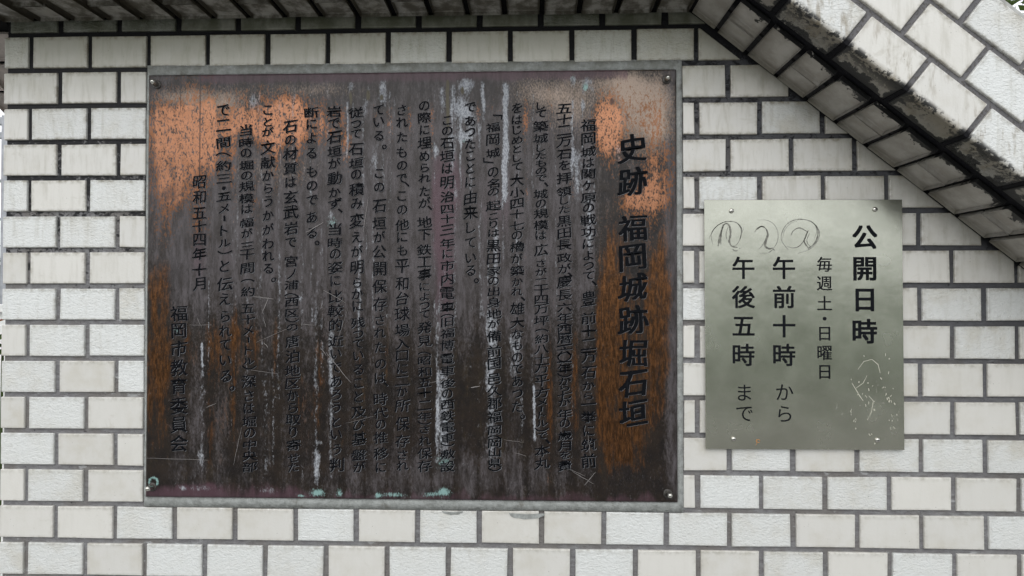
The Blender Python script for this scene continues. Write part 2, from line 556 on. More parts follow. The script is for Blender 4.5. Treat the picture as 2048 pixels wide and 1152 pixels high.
# mortar surround of the plaque
SURR = surround_material()
def ring(name, outer, inner, y0, y1, mat, parent, seg=60, amp=0.0015):
    vs, fs = [], []
    def pts(rc, a, seed, rad=0.0):
        x0, x1, z0, z1 = rc
        out = []
        for k in range(4):
            A = [(x0, z0), (x1, z0), (x1, z1), (x0, z1)][k]; B = [(x1, z0), (x1, z1), (x0, z1), (x0, z0)][k]
            for q in range(seg):
                t = q / seg
                x = A[0] + (B[0] - A[0]) * t; z = A[1] + (B[1] - A[1]) * t
                j = mnoise.noise(Vector((x * 22 + seed, z * 22, seed))) * a + mnoise.noise(Vector((x * 90, z * 90, seed + 3))) * a * 0.5
                nx, nz = [(0, -1), (1, 0), (0, 1), (-1, 0)][k]
                out.append((x + nx * j, z + nz * j))
        return out
    o = pts(outer, amp * 0.5, 1.3); i = pts(inner, amp * 0.35, 5.1)
    mrc = tuple(outer[k] * 0.35 + inner[k] * 0.65 for k in range(4))
    mid = pts(mrc, amp, 8.8)
    n = len(o)
    for ring_, y in ((o, y1), (o, y0 + 0.0012), (mid, y0), (i, y0 + 0.0018), (i, y1)):
        for (x, z) in ring_: vs.append((x, y + mnoise.noise(Vector((x * 60, z * 60, 2))) * 0.0006, z))
    for r in range(4):
        for k in range(n):
            j = (k + 1) % n
            fs.append((r * n + k, r * n + j, (r + 1) * n + j, (r + 1) * n + k))
    return link(name, mesh(name, vs, fs, smooth=True), parent, mat)
PLQ = (0.1815, 1.1995, 0.0878, 0.9045)
ring('mortar_surround', (FR[0] - 0.0015, FR[1] + 0.003, FR[2] - 0.0015, FR[3] + 0.003), (PLQ[0] + 0.001, PLQ[1] - 0.001, PLQ[2] + 0.001, PLQ[3] - 0.001), -0.0005, 0.006, SURR, wall)
# two caulk smears on tiles below the plaque
for (sx, sz, w, h) in ((0.775, 0.0600, 0.020, 0.007), (0.9155, 0.0575, 0.034, 0.011)):
    vs = [(sx, -0.0016, sz + 0.004)]; n = 20
    for k in range(n):
        a = math.pi + math.pi * k / (n - 1)
        rr = 1 + 0.12 * mnoise.noise(Vector((k * .5, sx * 9, 0)))
        vs.append((sx + w * math.cos(a) * rr, -0.0009, sz + 0.0055 + h * math.sin(a) * rr))
    link('mortar_smear', mesh('mortar_smear', vs, [(0, k, k + 1) for k in range(1, n)]), wall, SURR)

# ------------------------------------------------------------------ the beam: level run, then sloping down to the right
beam = root('tiled_beam', (0.9, 0.05, SOF), 'white tiled concrete beam over the wall that turns down in a slope with black mould on its underside', 'beam')
BT = 0.204
tm = TH / 2
mit = (math.sin(tm), math.cos(tm))
def up(n_):      # the miter point at height n above the soffit line
    k = n_ / math.cos(tm); return (COR + k * mit[0], SOF + k * mit[1])
def along(s, n_): return (SX + s * c_ + n_ * s_, SZ - s * s_ + n_ * c_)
L0, SE = -0.285, 2.62
e0, e1 = along(SE, 0.0028), along(SE, BT)
poly = [(L0 + 0.004, SOF + 0.0028), up(0.0028), e0, e1, up(BT), (L0 + 0.004, SOF + BT)]
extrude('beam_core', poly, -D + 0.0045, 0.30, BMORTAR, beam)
COP = plain('coping_concrete', (0.42, 0.42, 0.40), 0.9, noise=0.25, scale=30)
poly = [(L0, SOF + BT + 0.001), up(BT + 0.001), along(SE, BT + 0.001), along(SE, BT + 0.012), up(BT + 0.012), (L0, SOF + BT + 0.012)]
extrude('coping', poly, -D + 0.012, 0.29, COP, beam)

def frame(o, X, Y, Z):
    m = Matrix((X, Y, Z)).transposed().to_4x4()
    return Matrix.Translation(o) @ m
U, V = Vector((c_, 0, -s_)), Vector((s_, 0, c_))
OV = Vector((SX, 0, SZ))
Yv = Vector((0, 1, 0))
S0 = 0.17232
def beam_tile(me, mw, proud=0.0004, ang=0.003): link('tile', me, beam, None, wobble(mw, proud, ang))
# sloping face, three courses; the lowest one are corner tiles that turn under the soffit
s_cor = (COR - SX) / c_
def miter_s(n_): return s_cor - n_ * math.tan(tm)
for crs, nc in enumerate((0.030, 0.100, 0.170)):
    left = None
    for k in range(-4, 22):
        sc = S0 + (k + 0.5) * PX + (PX / 2 if crs == 1 else 0)
        if sc - 0.054 < miter_s(nc - 0.030) + 0.004 or sc > SE - 0.06: continue
        rough = R.random() < (0.3 if crs == 0 else 0.65)
        mat = TM['face'][int(rough)]
        if left is None: left = sc - 0.054
        ctr = OV + U * sc + V * nc + Vector((0, -D, 0))
        mw = frame(ctr, U, Yv, V)
        if crs == 0: beam_tile(corner_mesh(0.108, mat), mw, 0.0003, 0.002)
        else: beam_tile(shared('full', 0.108, 0.0606, mat), mw)
    b = left - 0.010
    a = miter_s(nc + 0.03)
    if b - a > 0.02:
        cc = (a + b) / 2
        pol = clip([(a - cc, -0.030), (b - cc, -0.030), (b - cc, 0.030), (a - cc, 0.030)], -1, -math.tan(tm), -(miter_s(nc) + 0.005) + cc)
        if len(pol) >= 3 and area(pol) > 2e-4:
            me = tile_mesh(pol, R); me.materials.append(TM['face'][0])
            beam_tile(me, frame(OV + U * cc + V * nc + Vector((0, -D, 0)), U, Yv, V))
    # level face
    xm = COR + nc * math.tan(tm)
    for k in range(0, 14):
        x1 = xm - 0.03 - k * PX - (PX / 2 if crs == 1 else 0); x0 = x1 - 0.108
        if k == 0:
            pol = [(x0 - x1, -0.030), (0.06, -0.030), (0.06, 0.030), (x0 - x1, 0.030)]
            if crs == 1: pol = [(x0 - x1, -0.030), (0.06 + PX / 2, -0.030), (0.06 + PX / 2, 0.030), (x0 - x1, 0.030)]
            pol = clip(pol, 1, -math.tan(tm), xm - 0.005 - x1)
            pol = [(p[0], p[1]) for p in pol]
            me = tile_mesh(pol, R); me.materials.append(TM['face'][0])
            beam_tile(me, Matrix.Translation((x1, -D, SOF + nc)))
            continue
        if x0 < L0: x0 = L0
        if x1 - x0 < 0.03: continue
        mat = TM['face'][int(R.random() < 0.5)]
        mw = Matrix.Translation(((x0 + x1) / 2, -D, SOF + nc))
        if crs == 0: beam_tile(corner_mesh(round(x1 - x0, 4), mat), mw, 0.0003, 0.002)
        else: beam_tile(shared('full', round(x1 - x0, 4), 0.0606, mat), mw)
# soffit tiles: long side runs from the wall to the front
X_, Z_ = Vector((0, -1, 0)), -U
SP = 0.07057; SS0 = 0.06524
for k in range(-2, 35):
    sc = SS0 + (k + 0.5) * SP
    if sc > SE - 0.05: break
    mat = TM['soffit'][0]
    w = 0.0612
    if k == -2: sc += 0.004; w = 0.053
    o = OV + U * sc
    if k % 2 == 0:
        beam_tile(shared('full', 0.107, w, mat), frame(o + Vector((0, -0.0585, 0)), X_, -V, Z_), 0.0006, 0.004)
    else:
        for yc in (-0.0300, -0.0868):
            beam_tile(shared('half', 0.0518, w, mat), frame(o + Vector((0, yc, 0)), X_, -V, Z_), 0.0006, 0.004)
Zl = Vector((-1, 0, 0))
k = 0
x = 0.876 + SP * 4.5 - 0.002
while x > -0.27:
    if x < COR - 0.025:
        o = Vector((x, 0, SOF))
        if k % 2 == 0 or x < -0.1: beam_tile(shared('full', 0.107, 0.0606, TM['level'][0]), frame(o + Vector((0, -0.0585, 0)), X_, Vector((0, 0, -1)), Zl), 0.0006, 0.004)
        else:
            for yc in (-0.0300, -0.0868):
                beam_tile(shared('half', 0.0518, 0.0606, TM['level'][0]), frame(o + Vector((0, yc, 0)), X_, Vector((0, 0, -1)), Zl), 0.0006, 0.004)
    x -= SP; k += 1
# the side arm that falls away behind the left end of the wall
side = root('tiled_side_beam', (-0.2, 0.3, SOF), 'brownish tiled side arm of the beam seen past the upper left end of the wall', 'beam')
sa = math.radians(33)
sy0, sz0 = 0.0, SOF - 0.006
d_ = Vector((0, math.cos(sa), -math.sin(sa))); nrm = Vector((0, math.sin(sa), math.cos(sa)))
def sp(s, n_, x): return tuple(Vector((x, sy0, sz0)) + d_ * s + nrm * n_)
vs = [sp(0.0, .004, L0 + .004), sp(1.6, .004, L0 + .004), sp(1.6, .19, L0 + .004), sp(0.0, .19, L0 + .004),
      sp(0.0, .004, -0.115), sp(1.6, .004, -0.115), sp(1.6, .19, -0.115), sp(0.0, .19, -0.115)]
vs = [(x, max(y, 0.0), z) for x, y, z in vs]
link('beam_core', mesh('beam_core', vs, [(0, 3, 2, 1), (4, 5, 6, 7), (0, 1, 5, 4), (1, 2, 6, 5), (2, 3, 7, 6), (3, 0, 4, 7)]), side, BMORTAR)
SIDE_T = plain('side_tile_glaze', (0.40, 0.35, 0.32), 0.5, noise=0.2, scale=40)
for k in range(21):
    s = 0.02 + k * SP + 0.03
    o = Vector((0, sy0, sz0)) + d_ * s
    for xc in (-0.171, -0.255):
        w = 0.107 if xc > -0.2 else 0.050
        me = shared('side', w, 0.0606, SIDE_T)
        link('tile', me, side, None, frame(o + Vector((xc, 0, 0)), Vector((1, 0, 0)), nrm, -d_) @ Matrix.Identity(4) if False else frame(o + Vector((xc, 0, 0)), Vector((-1, 0, 0)), -nrm, d_ * -1 if False else Vector((-1, 0, 0)).cross(-nrm)))

# ------------------------------------------------------------------ lettering
TEXT_CACHE = {}
def glyph(ch, weight, sx):
    """outline of one character as a filled flat mesh, centred on its box; extra weight goes mostly into the upright strokes"""
    key = (ch, weight, sx)
    if key in TEXT_CACHE: return TEXT_CACHE[key]
    cu = bpy.data.curves.new('lettering', 'FONT')
    cu.body = {'（': '(', '）': ')'}.get(ch, ch) if False else ch
    cu.size = 1.0
    cu.offset = weight
    cu.resolution_u = 4
    ob = bpy.data.objects.new('lettering', cu)
    C.objects.link(ob)
    dg = bpy.context.evaluated_depsgraph_get()
    dg.update()
    me = bpy.data.meshes.new_from_object(ob.evaluated_get(dg))
    v = np.array([(p.co.x, p.co.y) for p in me.vertices]) if len(me.vertices) else np.zeros((0, 2))
    f = [tuple(p.vertices) for p in me.polygons]
    bpy.data.objects.remove(ob); bpy.data.curves.remove(cu); bpy.data.meshes.remove(me)
    if len(v):
        c = (v.min(0) + v.max(0)) / 2
        v = v - c
        if ch in '（）ー「」': v = np.stack([v[:, 1], -v[:, 0]], 1)
    TEXT_CACHE[key] = (v, f)
    return v, f

KANA = set('はがのによってかられるをしたもでさこといめじまうえみびりせヶノメトルあわろな')
SMALL = set('っヶ')
def inscribe(entry, brush, copies, y, thick):
    """copies: small (dx, dz) shifts in ems; the overlaid strokes, each a hair behind the last, make the weight"""
    size, s, co = entry
    vs, fs = [], []
    for i, ch in enumerate(s):
        X, Z = co[2 * i] / 1e4, co[2 * i + 1] / 1e4
        v, f = glyph(ch, 0.0, 1)
        if not len(v): continue
        k = size
        if brush:
            if ch in KANA: k *= 0.82
            if ch in SMALL: k *= 1.15
            k *= R.uniform(0.95, 1.04)
        v = v * k
        if brush and ch not in '（）。、・':
            # squeeze tall characters into the height the hand gave them
            dn = [abs(Z - co[2 * q + 1] / 1e4) for q in (i - 1, i + 1) if 0 <= q < len(s) and s[q] not in '。、']
            pitch = min(dn) if dn else size
            hgt = v[:, 1].max() - v[:, 1].min() + size * 0.10
            if hgt > pitch * 0.98: v = v * np.array([1.0, max(0.66, pitch * 0.98 / hgt)])
        if brush and ch in '（）': v = v * np.array([0.92, 0.85])
        if brush and ch == 'ー': v = v * np.array([1.0, 0.60])
        if ch in '、。': X += size * 0.36
        if ch in '「': X += size * 0.30
        if ch in '」': X -= size * 0.30
        if brush:
            # brush hand: level strokes climb to the right, everything a little uneven
            ph = R.uniform(0, 6)
            x_, z_ = v[:, 0].copy(), v[:, 1].copy()
            if ch not in '（）ー「」。、': z_ = z_ + x_ * R.uniform(0.08, 0.15)
            z_ = z_ + size * 0.022 * np.sin(x_ / size * 5.0 + ph)
            x_ = x_ + size * 0.020 * np.sin(z_ / size * 6.0 + ph * 1.7) + z_ * R.uniform(-0.03, 0.05)
            v = np.stack([x_, z_], 1)
        cnt = set()
        if thick:
            for p in f:
                for a_ in range(len(p)): cnt.add((p[a_], p[(a_ + 1) % len(p)]))
        for ci, (dx, dz) in enumerate(copies):
            b = len(vs); n = len(v); yy = y + ci * 0.00005
            for x, z in v: vs.append((X + x + dx * size, yy, Z + z + dz * size))
            fs += [tuple(b + q for q in p) for p in f]
            if thick:
                for x, z in v: vs.append((X + x + dx * size, y + thick, Z + z + dz * size))
                for (a_, b_) in cnt:
                    if (b_, a_) not in cnt: fs.append((b + b_, b + a_, b + n + a_, b + n + b_))
    return vs, fs

PLAQUE_TEXT = [
    (0.0518, '史跡福岡城跡堀石垣', [11169,7547,11169,6918,11169,6032,11169,5481,11170,4912,11170,4296,11170,3671,11170,3094,11170,2556]),
    (0.0297, '福岡城は関ヶ原の戦功によって、豊前十二万石から一挙に筑前', [10334,7993,10334,7735,10334,7486,10334,7276,10334,7066,10333,6846,10333,6607,10333,6417,10333,6188,10333,5959,10333,5749,10333,5511,10333,5312,10333,5140,10333,4988,10333,4703,10333,4333,10333,4086,10333,3839,10333,3602,10333,3308,10333,3053,10333,2863,10333,2712,10332,2466,10332,2211,10332,1946,10332,1644]),
    (0.0288, '五十二万石を拝領した黒田長政が、慶長六年（西暦一六〇一年）から七か年の歳月を費', [9877,8313,9877,8112,9877,7901,9877,7681,9877,7442,9877,7231,9877,6992,9877,6734,9877,6562,9877,6399,9877,6170,9878,5941,9878,5722,9878,5474,9878,5274,9878,5150,9878,5026,9878,4769,9878,4541,9878,4342,9878,4208,9878,4113,9878,3942,9878,3819,9878,3705,9878,3601,9878,3506,9878,3382,9878,3250,9878,3145,9878,3013,9878,2880,9878,2738,9878,2520,9879,2340,9879,2113,9879,1915,9879,1754,9879,1546]),
    (0.0278, 'して築城したもので、城の規模は広さが二十四万坪（約八十万平方メートル）で、本丸', [9428,8375,9429,8212,9430,7982,9430,7751,9431,7569,9432,7426,9432,7272,9433,7129,9433,6995,9434,6870,9434,6688,9435,6507,9436,6315,9436,6096,9437,5904,9438,5628,9439,5370,9439,5208,9440,5017,9441,4865,9441,4684,9442,4503,9443,4284,9443,4103,9444,3942,9445,3742,9445,3571,9446,3381,9447,3153,9448,2925,9448,2745,9449,2612,9449,2499,9450,2347,9450,2224,9451,2110,9451,1997,9452,1826,9452,1590]),
    (0.0278, 'をはじめとして大小四十七の櫓が築かれ、雄大なものであった。', [8979,8331,8979,8110,8979,7918,8980,7717,8980,7544,8980,7381,8980,7208,8980,6959,8981,6719,8981,6509,8981,6308,8982,6088,8982,5906,8982,5686,8982,5466,8983,5228,8983,5018,8983,4836,8983,4693,8984,4512,8984,4245,8984,4026,8984,3817,8985,3588,8985,3370,8985,3132,8986,2904,8986,2657,8986,2467]),
    (0.0278, '「福岡城」の名の起こりは黒田家の出身地が備前国邑久郡福岡（岡山県）', [8520,8162,8521,7970,8522,7730,8524,7480,8525,7336,8526,7115,8527,6894,8528,6731,8530,6472,8531,6262,8532,6118,8533,5955,8534,5706,8536,5457,8537,5228,8538,5037,8539,4836,8541,4626,8542,4407,8543,4226,8545,3987,8546,3701,8548,3463,8549,3178,8551,2949,8552,2712,8554,2465,8555,2208,8556,2075,8557,1962,8558,1791,8559,1582,8560,1468]),
    (0.0278, 'であったことに由来している。', [8086,8349,8087,8089,8088,7877,8089,7656,8089,7425,8090,7185,8091,6926,8092,6628,8093,6340,8094,6052,8095,5765,8096,5477,8097,5238,8098,5047]),
    (0.0278, 'この石垣は明治四十三年に市内電車（旧福博電車後の西鉄電車）敷設', [7644,8103,7644,7910,7645,7669,7645,7428,7646,7188,7647,6918,7648,6649,7648,6409,7649,6227,7649,6015,7650,5756,7651,5555,7651,5334,7652,5076,7653,4808,7653,4540,7654,4377,7654,4253,7655,4043,7655,3813,7656,3556,7657,3327,7657,3098,7658,2888,7658,2688,7659,2478,7660,2259,7660,2050,7660,1926,7661,1746,7662,1518]),
    (0.0278, 'の際に埋められたが、地下鉄工事によって発見（昭和五十二年）され保存', [7208,8387,7209,8164,7209,7933,7210,7682,7210,7422,7210,7200,7211,7008,7211,6757,7212,6536,7212,6430,7212,6161,7213,5921,7213,5633,7214,5402,7214,5162,7215,4923,7215,4741,7215,4568,7216,4396,7216,4147,7216,3889,7217,3659,7217,3516,7218,3306,7218,3105,7218,2905,7219,2666,7219,2457,7219,2333,7220,2209,7220,1999,7220,1761,7221,1523]),
    (0.0278, 'されたもので、この他にも平和台球場入口に二か所保存され', [6773,8313,6774,8081,6775,7792,6776,7502,6777,7251,6778,6991,6778,6875,6779,6663,6780,6403,6781,6114,6782,5874,6783,5614,6784,5326,6785,4990,6786,4702,6788,4405,6789,4098,6790,3840,6790,3610,6791,3371,6792,3142,6793,2931,6794,2664,6795,2320,6796,1996,6797,1729,6798,1520]),
    (0.0278, 'ている。この石垣が公開保存されたのは、時代の推移に', [6327,8317,6329,8095,6331,7824,6333,7611,6337,7099,6340,6829,6343,6472,6345,6145,6348,5885,6350,5596,6353,5269,6356,4933,6358,4597,6361,4290,6363,4050,6365,3772,6368,3456,6370,3188,6371,3063,6374,2786,6376,2518,6378,2299,6380,2050,6382,1745,6385,1488]),
    (0.0288, '従って石垣の積み変えが明らかに残っていること及び基盤が', [5881,8273,5884,8050,5886,7857,5890,7566,5894,7305,5896,7083,5900,6793,5904,6523,5908,6195,5912,5876,5916,5607,5920,5299,5924,5010,5927,4789,5930,4558,5934,4241,5937,4020,5939,3828,5942,3608,5945,3349,5949,3081,5952,2832,5956,2535,5959,2296,5963,2028,5967,1723,5970,1494]),
    (0.0288, '岩で石垣が動かず、当時の姿に比較的近いであろうという判', [5461,8296,5464,8064,5467,7802,5470,7531,5472,7298,5475,7008,5478,6737,5480,6525,5482,6389,5486,6032,5489,5772,5491,5550,5494,5299,5496,5039,5500,4750,5503,4471,5506,4202,5509,3885,5512,3645,5514,3386,5517,3117,5520,2868,5522,2628,5525,2351,5528,2102,5531,1815,5534,1528]),
    (0.0288, '断によるものである。', [5022,8281,5023,8058,5025,7786,5027,7495,5030,7146,5032,6875,5034,6585,5036,6265,5038,5966,5039,5763]),
    (0.0288, '石の材質は玄武岩で宮ノ浦（西区）の唐泊地区から取り寄せた', [4606,8013,4609,7750,4613,7488,4617,7207,4621,6945,4625,6654,4630,6364,4634,6054,4638,5774,4643,5416,4647,5175,4650,4962,4653,4769,4655,4634,4658,4422,4660,4278,4662,4143,4666,3883,4670,3594,4674,3315,4678,3075,4681,2844,4684,2614,4688,2384,4691,2144,4695,1895,4698,1655,4701,1473]),
    (0.0278, 'ことが文献からうかがわれる。', [4169,8337,4171,8114,4172,7919,4175,7618,4177,7326,4179,7074,4181,6831,4183,6579,4185,6298,4187,6036,4189,5756,4191,5523,4193,5272,4195,5059]),
    (0.0288, '当時の堀の規模は幅が三十間（約五十メートル）深さは堀の中央部', [3743,7952,3748,7708,3751,7504,3755,7271,3758,7076,3762,6863,3766,6629,3769,6426,3774,6164,3777,5960,3781,5708,3784,5543,3789,5282,3793,5050,3796,4837,3802,4508,3805,4306,3809,4093,3812,3900,3815,3707,3819,3505,3821,3379,3826,3110,3830,2831,3834,2590,3839,2340,3842,2119,3846,1898,3850,1687,3853,1476]),
    (0.0307, 'で二間（約三・五メートル）と伝えられている。', [3293,8346,3298,8053,3303,7712,3307,7488,3311,7264,3315,7021,3318,6836,3320,6670,3324,6437,3327,6243,3331,6010,3335,5767,3337,5593,3342,5331,3347,4982,3352,4692,3357,4353,3362,4073,3366,3803,3371,3513,3376,3204,3379,2973]),
    (0.0278, '昭和五十四年十月', [2838,6955,2840,6663,2842,6352,2843,6099,2845,5837,2847,5565,2849,5254,2851,4983]),
    (0.0336, '福岡市教育委員会', [2451,4411,2453,4081,2455,3742,2458,3365,2460,3017,2463,2630,2466,2273,2468,1917])]
SIGN_TEXT = [
    (0.0479, '公開日時', [15466,5849,15461,5257,15457,4676,15453,4095]),
    (0.0297, '毎週土・日曜日', [14721,5343,14720,4986,14719,4619,14718,4328,14717,4047,14715,3691,14714,3335]),
    (0.0441, '午前十時', [13974,5278,13973,4732,13972,4186,13971,3651]),
    (0.0355, 'から', [13976,2957,13974,2554]),
    (0.0441, '午後五時', [13225,5279,13223,4732,13222,4185,13221,3649]),
    (0.0355, 'まで', [13233,2944,13231,2549])]


# ------------------------------------------------------------------ the copper plaque
plaque = root('copper_plaque', (0.69, 0.0, PLQ[2]), 'large weathered copper plaque with black engraved columns of Japanese text', 'plaque')

def vnoise(x, y, seed):
    rs = np.random.RandomState(seed); g = rs.rand(64, 64)
    xi, yi = np.floor(x).astype(int), np.floor(y).astype(int)
    fx, fy = x - xi, y - yi
    fx = fx * fx * (3 - 2 * fx); fy = fy * fy * (3 - 2 * fy)
    a = g[yi % 64, xi % 64]; b = g[yi % 64, (xi + 1) % 64]; c = g[(yi + 1) % 64, xi % 64]; d = g[(yi + 1) % 64, (xi + 1) % 64]
    return (a * (1 - fx) + b * fx) * (1 - fy) + (c * (1 - fx) + d * fx) * fy
def fbm(x, y, seed, o=4):
    s = 0; a = 0.5; t = 0
    for k in range(o):
        s = s + a * vnoise(x * 2 ** k + 7 * k, y * 2 ** k + 3 * k, seed + k); t += a; a *= 0.55
    return s / t
def sst(v, lo, hi):
    t = np.clip((v - lo) / (hi - lo), 0, 1); return t * t * (3 - 2 * t)

def plaque_masks(u, v):
    """u 0..1 to the right, v 0..1 downwards. The patina as bare copper, brown copper, grey lilac film, lime runs, verdigris; the tan sheen is painted reflection."""
    x = 297 + u * 1057; y = 150 + v * 850
    wx = x + 14 * (fbm(x / 40, y / 60, 5) - .5) * 2; wy = y + 22 * (fbm(x / 50, y / 45, 9) - .5) * 2
    def blob(cx, cy, rx, ry, a=1.0, p=2.0):
        q = min(1.0, min(rx, ry) / 34.0)
        d = (np.abs((x + (wx - x) * q - cx) / rx) ** p + np.abs((y + (wy - y) * q - cy) / ry) ** p); return a * np.exp(-d)
    def streak(cx, y0, y1, w, a=1.0, f0=14, f1=45, wob=3.0, sd=1):
        c = cx + wob * 2 * (fbm(y / 38 + cx, y * 0 + cx / 9, sd + int(cx) % 31) - .5)
        ww = w * (0.65 + 0.7 * fbm(y / 22 + cx * 3, y * 0 + 1.3, sd + 2))
        return a * np.exp(-((x - c) / ww) ** 2 * 1.2) * sst(y, y0 - 2, y0 + f0) * (1 - sst(y, y1 - f1, y1 + 2))
    Z = np.zeros_like(x)
    # where the letters run (lilac film) and between them (bare copper)
    colx = np.array([361, 402, 452, 498, 539, 585, 626, 673, 716, 761, 806, 850, 896, 942, 988, 1035, 1083, 1129, 1177, 1265])
    colw = np.array([20] * 19 + [30])
    let = np.zeros_like(x)
    for cx, w in zip(colx, colw): let = np.maximum(let, np.exp(-((x - cx) / w) ** 4))
    # bright bare copper
    org = (blob(350, 265, 74, 95, 1.40) + blob(430, 250, 50, 80, .9) + blob(425, 330, 35, 60, .6) + blob(345, 372, 60, 40, .62)
           + blob(505, 235, 40, 55, .72, 3) + blob(560, 250, 66, 66, 1.0) + blob(592, 232, 36, 50, .95, 3) + blob(665, 245, 50, 58, .92)
           + blob(700, 300, 12, 40, .55) + blob(605, 320, 14, 60, .6) + blob(555, 330, 14, 80, .55) + blob(512, 400, 12, 50, .58)
           + blob(757, 232, 12, 35, .6) + blob(790, 250, 9, 55, .65) + blob(828, 250, 10, 50, .65) + blob(870, 250, 9, 60, .7)
           + blob(990, 215, 22, 35, .55) + blob(963, 235, 6, 30, .5) + blob(1056, 240, 13, 55, .8) + blob(1105, 215, 20, 60, .5)
           + blob(1062, 385, 8, 30, .62) + blob(1150, 380, 12, 40, .55)
           + blob(1212, 250, 42, 60, 1.05) + blob(1228, 300, 22, 60, .7) + blob(1270, 230, 60, 60, .52, 3) + blob(1318, 250, 22, 80, .5)
           + blob(1312, 355, 36, 66, .95) + blob(1300, 410, 48, 38, .95) + blob(1260, 415, 22, 28, .7)
           + blob(330, 450, 25, 35, .55) + blob(395, 440, 12, 45, .5) + blob(420, 470, 12, 50, .42) + blob(1215, 455, 12, 30, .45) + blob(1300, 500, 30, 50, .5)
           + blob(355, 400, 40, 30, .5) + blob(470, 330, 10, 60, .5))
    vst = fbm(x / 9, y / 120, 61)
    org = org * (0.72 + 0.55 * vst) + 0.30 * (blob(330, 450, 40, 60) + blob(400, 450, 16, 80) + blob(470, 420, 14, 60) + blob(520, 440, 12, 70) + blob(620, 400, 14, 60) + blob(700, 330, 12, 60))
    org = org + 0.16 * sst(y, 190, 235) * (1 - sst(y, 300, 430)) - 0.34 * let * (x > 560) * (x < 1205) - 0.16 * let * (x > 430) * (x <= 560)
    org = np.clip(org, 0, 9) * 1.05 / (1 + 0.34 * np.clip(org, 0, 9))
    # dull brown copper, in upright licks
    lick = fbm(x / 13, y / 90, 21)
    brn = (blob(320, 650, 42, 130, .9, 4) + blob(330, 820, 50, 110, .75, 3) + blob(380, 670, 20, 60, .6) + blob(450, 700, 60, 75, .95, 3) + blob(505, 690, 40, 60, .8)
           + blob(460, 860, 50, 90, .8, 3) + blob(545, 860, 24, 80, .55) + blob(560, 700, 16, 80, .6) + blob(625, 850, 32, 110, .78, 3) + blob(655, 700, 30, 90, .55)
           + blob(690, 860, 16, 100, .7) + blob(735, 860, 14, 110, .5) + blob(720, 720, 16, 60, .6) + blob(780, 720, 12, 100, .45)
           + blob(1105, 820, 16, 170, .9, 3) + blob(1152, 790, 13, 140, .95, 3) + blob(1110, 560, 14, 90, .45) + blob(1155, 500, 14, 80, .4)
           + blob(1225, 560, 34, 160, .75, 3) + blob(1222, 760, 48, 160, 1.0, 3) + blob(1255, 890, 50, 60, .85, 3) + blob(1318, 560, 28, 110, .8, 3)
           + blob(1315, 740, 26, 130, .95, 3) + blob(1260, 650, 60, 160, .45, 3) + blob(940, 800, 22, 60, .4) + blob(1060, 560, 8, 60, .4))
    brn = brn * (0.30 + 1.15 * lick) * (1 - 0.45 * let * (x < 1200))
    # lilac grey film
    band = sst(y, 165, 260) * (1 - sst(y, 520, 800))
    gry = 0.40 + 0.42 * band + 0.40 * let * (x < 1205) * sst(y, 250, 420) + 0.25 * (1 - sst(y, 160, 200))
    gry = gry * (1 - 0.60 * sst(y, 430, 780)) * (1 - 0.7 * np.clip(brn, 0, 1)) - 0.34 * sst(y, 560, 800) * (1 - let) * (x < 1215)
    gry = gry + blob(900, 950, 240, 42, .45, 3) + blob(420, 870, 60, 110, .35) + blob(1075, 590, 60, 150, .40) + blob(905, 560, 60, 170, .30) - blob(945, 790, 26, 110, .35)
    gry = gry * np.where(x > 1195, 0.42, 1.0)
    gry = gry + streak(1345, 150, 1000, 16, .75, 5, 10, 1)
    pur = blob(895, 500, 26, 150, .95, 3) + blob(900, 360, 40, 60, .6) + blob(1000, 430, 60, 120, .45) + blob(400, 500, 22, 90, .6) + blob(460, 520, 18, 60, .4) + blob(640, 370, 40, 70, .35) + blob(680, 540, 14, 40, .4) \
        + 0.75 * (1 - sst(y, 158 + 10 * (fbm(x / 22, y * 0, 41) - .3), 180)) * (x > 400) * (x < 1260) + 0.62 * sst(y + 46 * (fbm(x / 24, y * 0 + 2, 44) - .5), 974, 1000) + blob(400, 985, 90, 16, .8) + blob(545, 980, 40, 22, .5)
    # lime runs
    rdr = np.random.RandomState(17)
    drips = 0 * x
    for _ in range(64):
        dx_ = rdr.uniform(470, 1200); a0 = rdr.choice([rdr.uniform(163, 190), rdr.uniform(250, 620)])
        drips = np.maximum(drips, streak(dx_, a0, min(985, a0 + rdr.uniform(120, 560)), rdr.uniform(1.2, 4.2), rdr.uniform(.16, .44), 20, 90, 4))
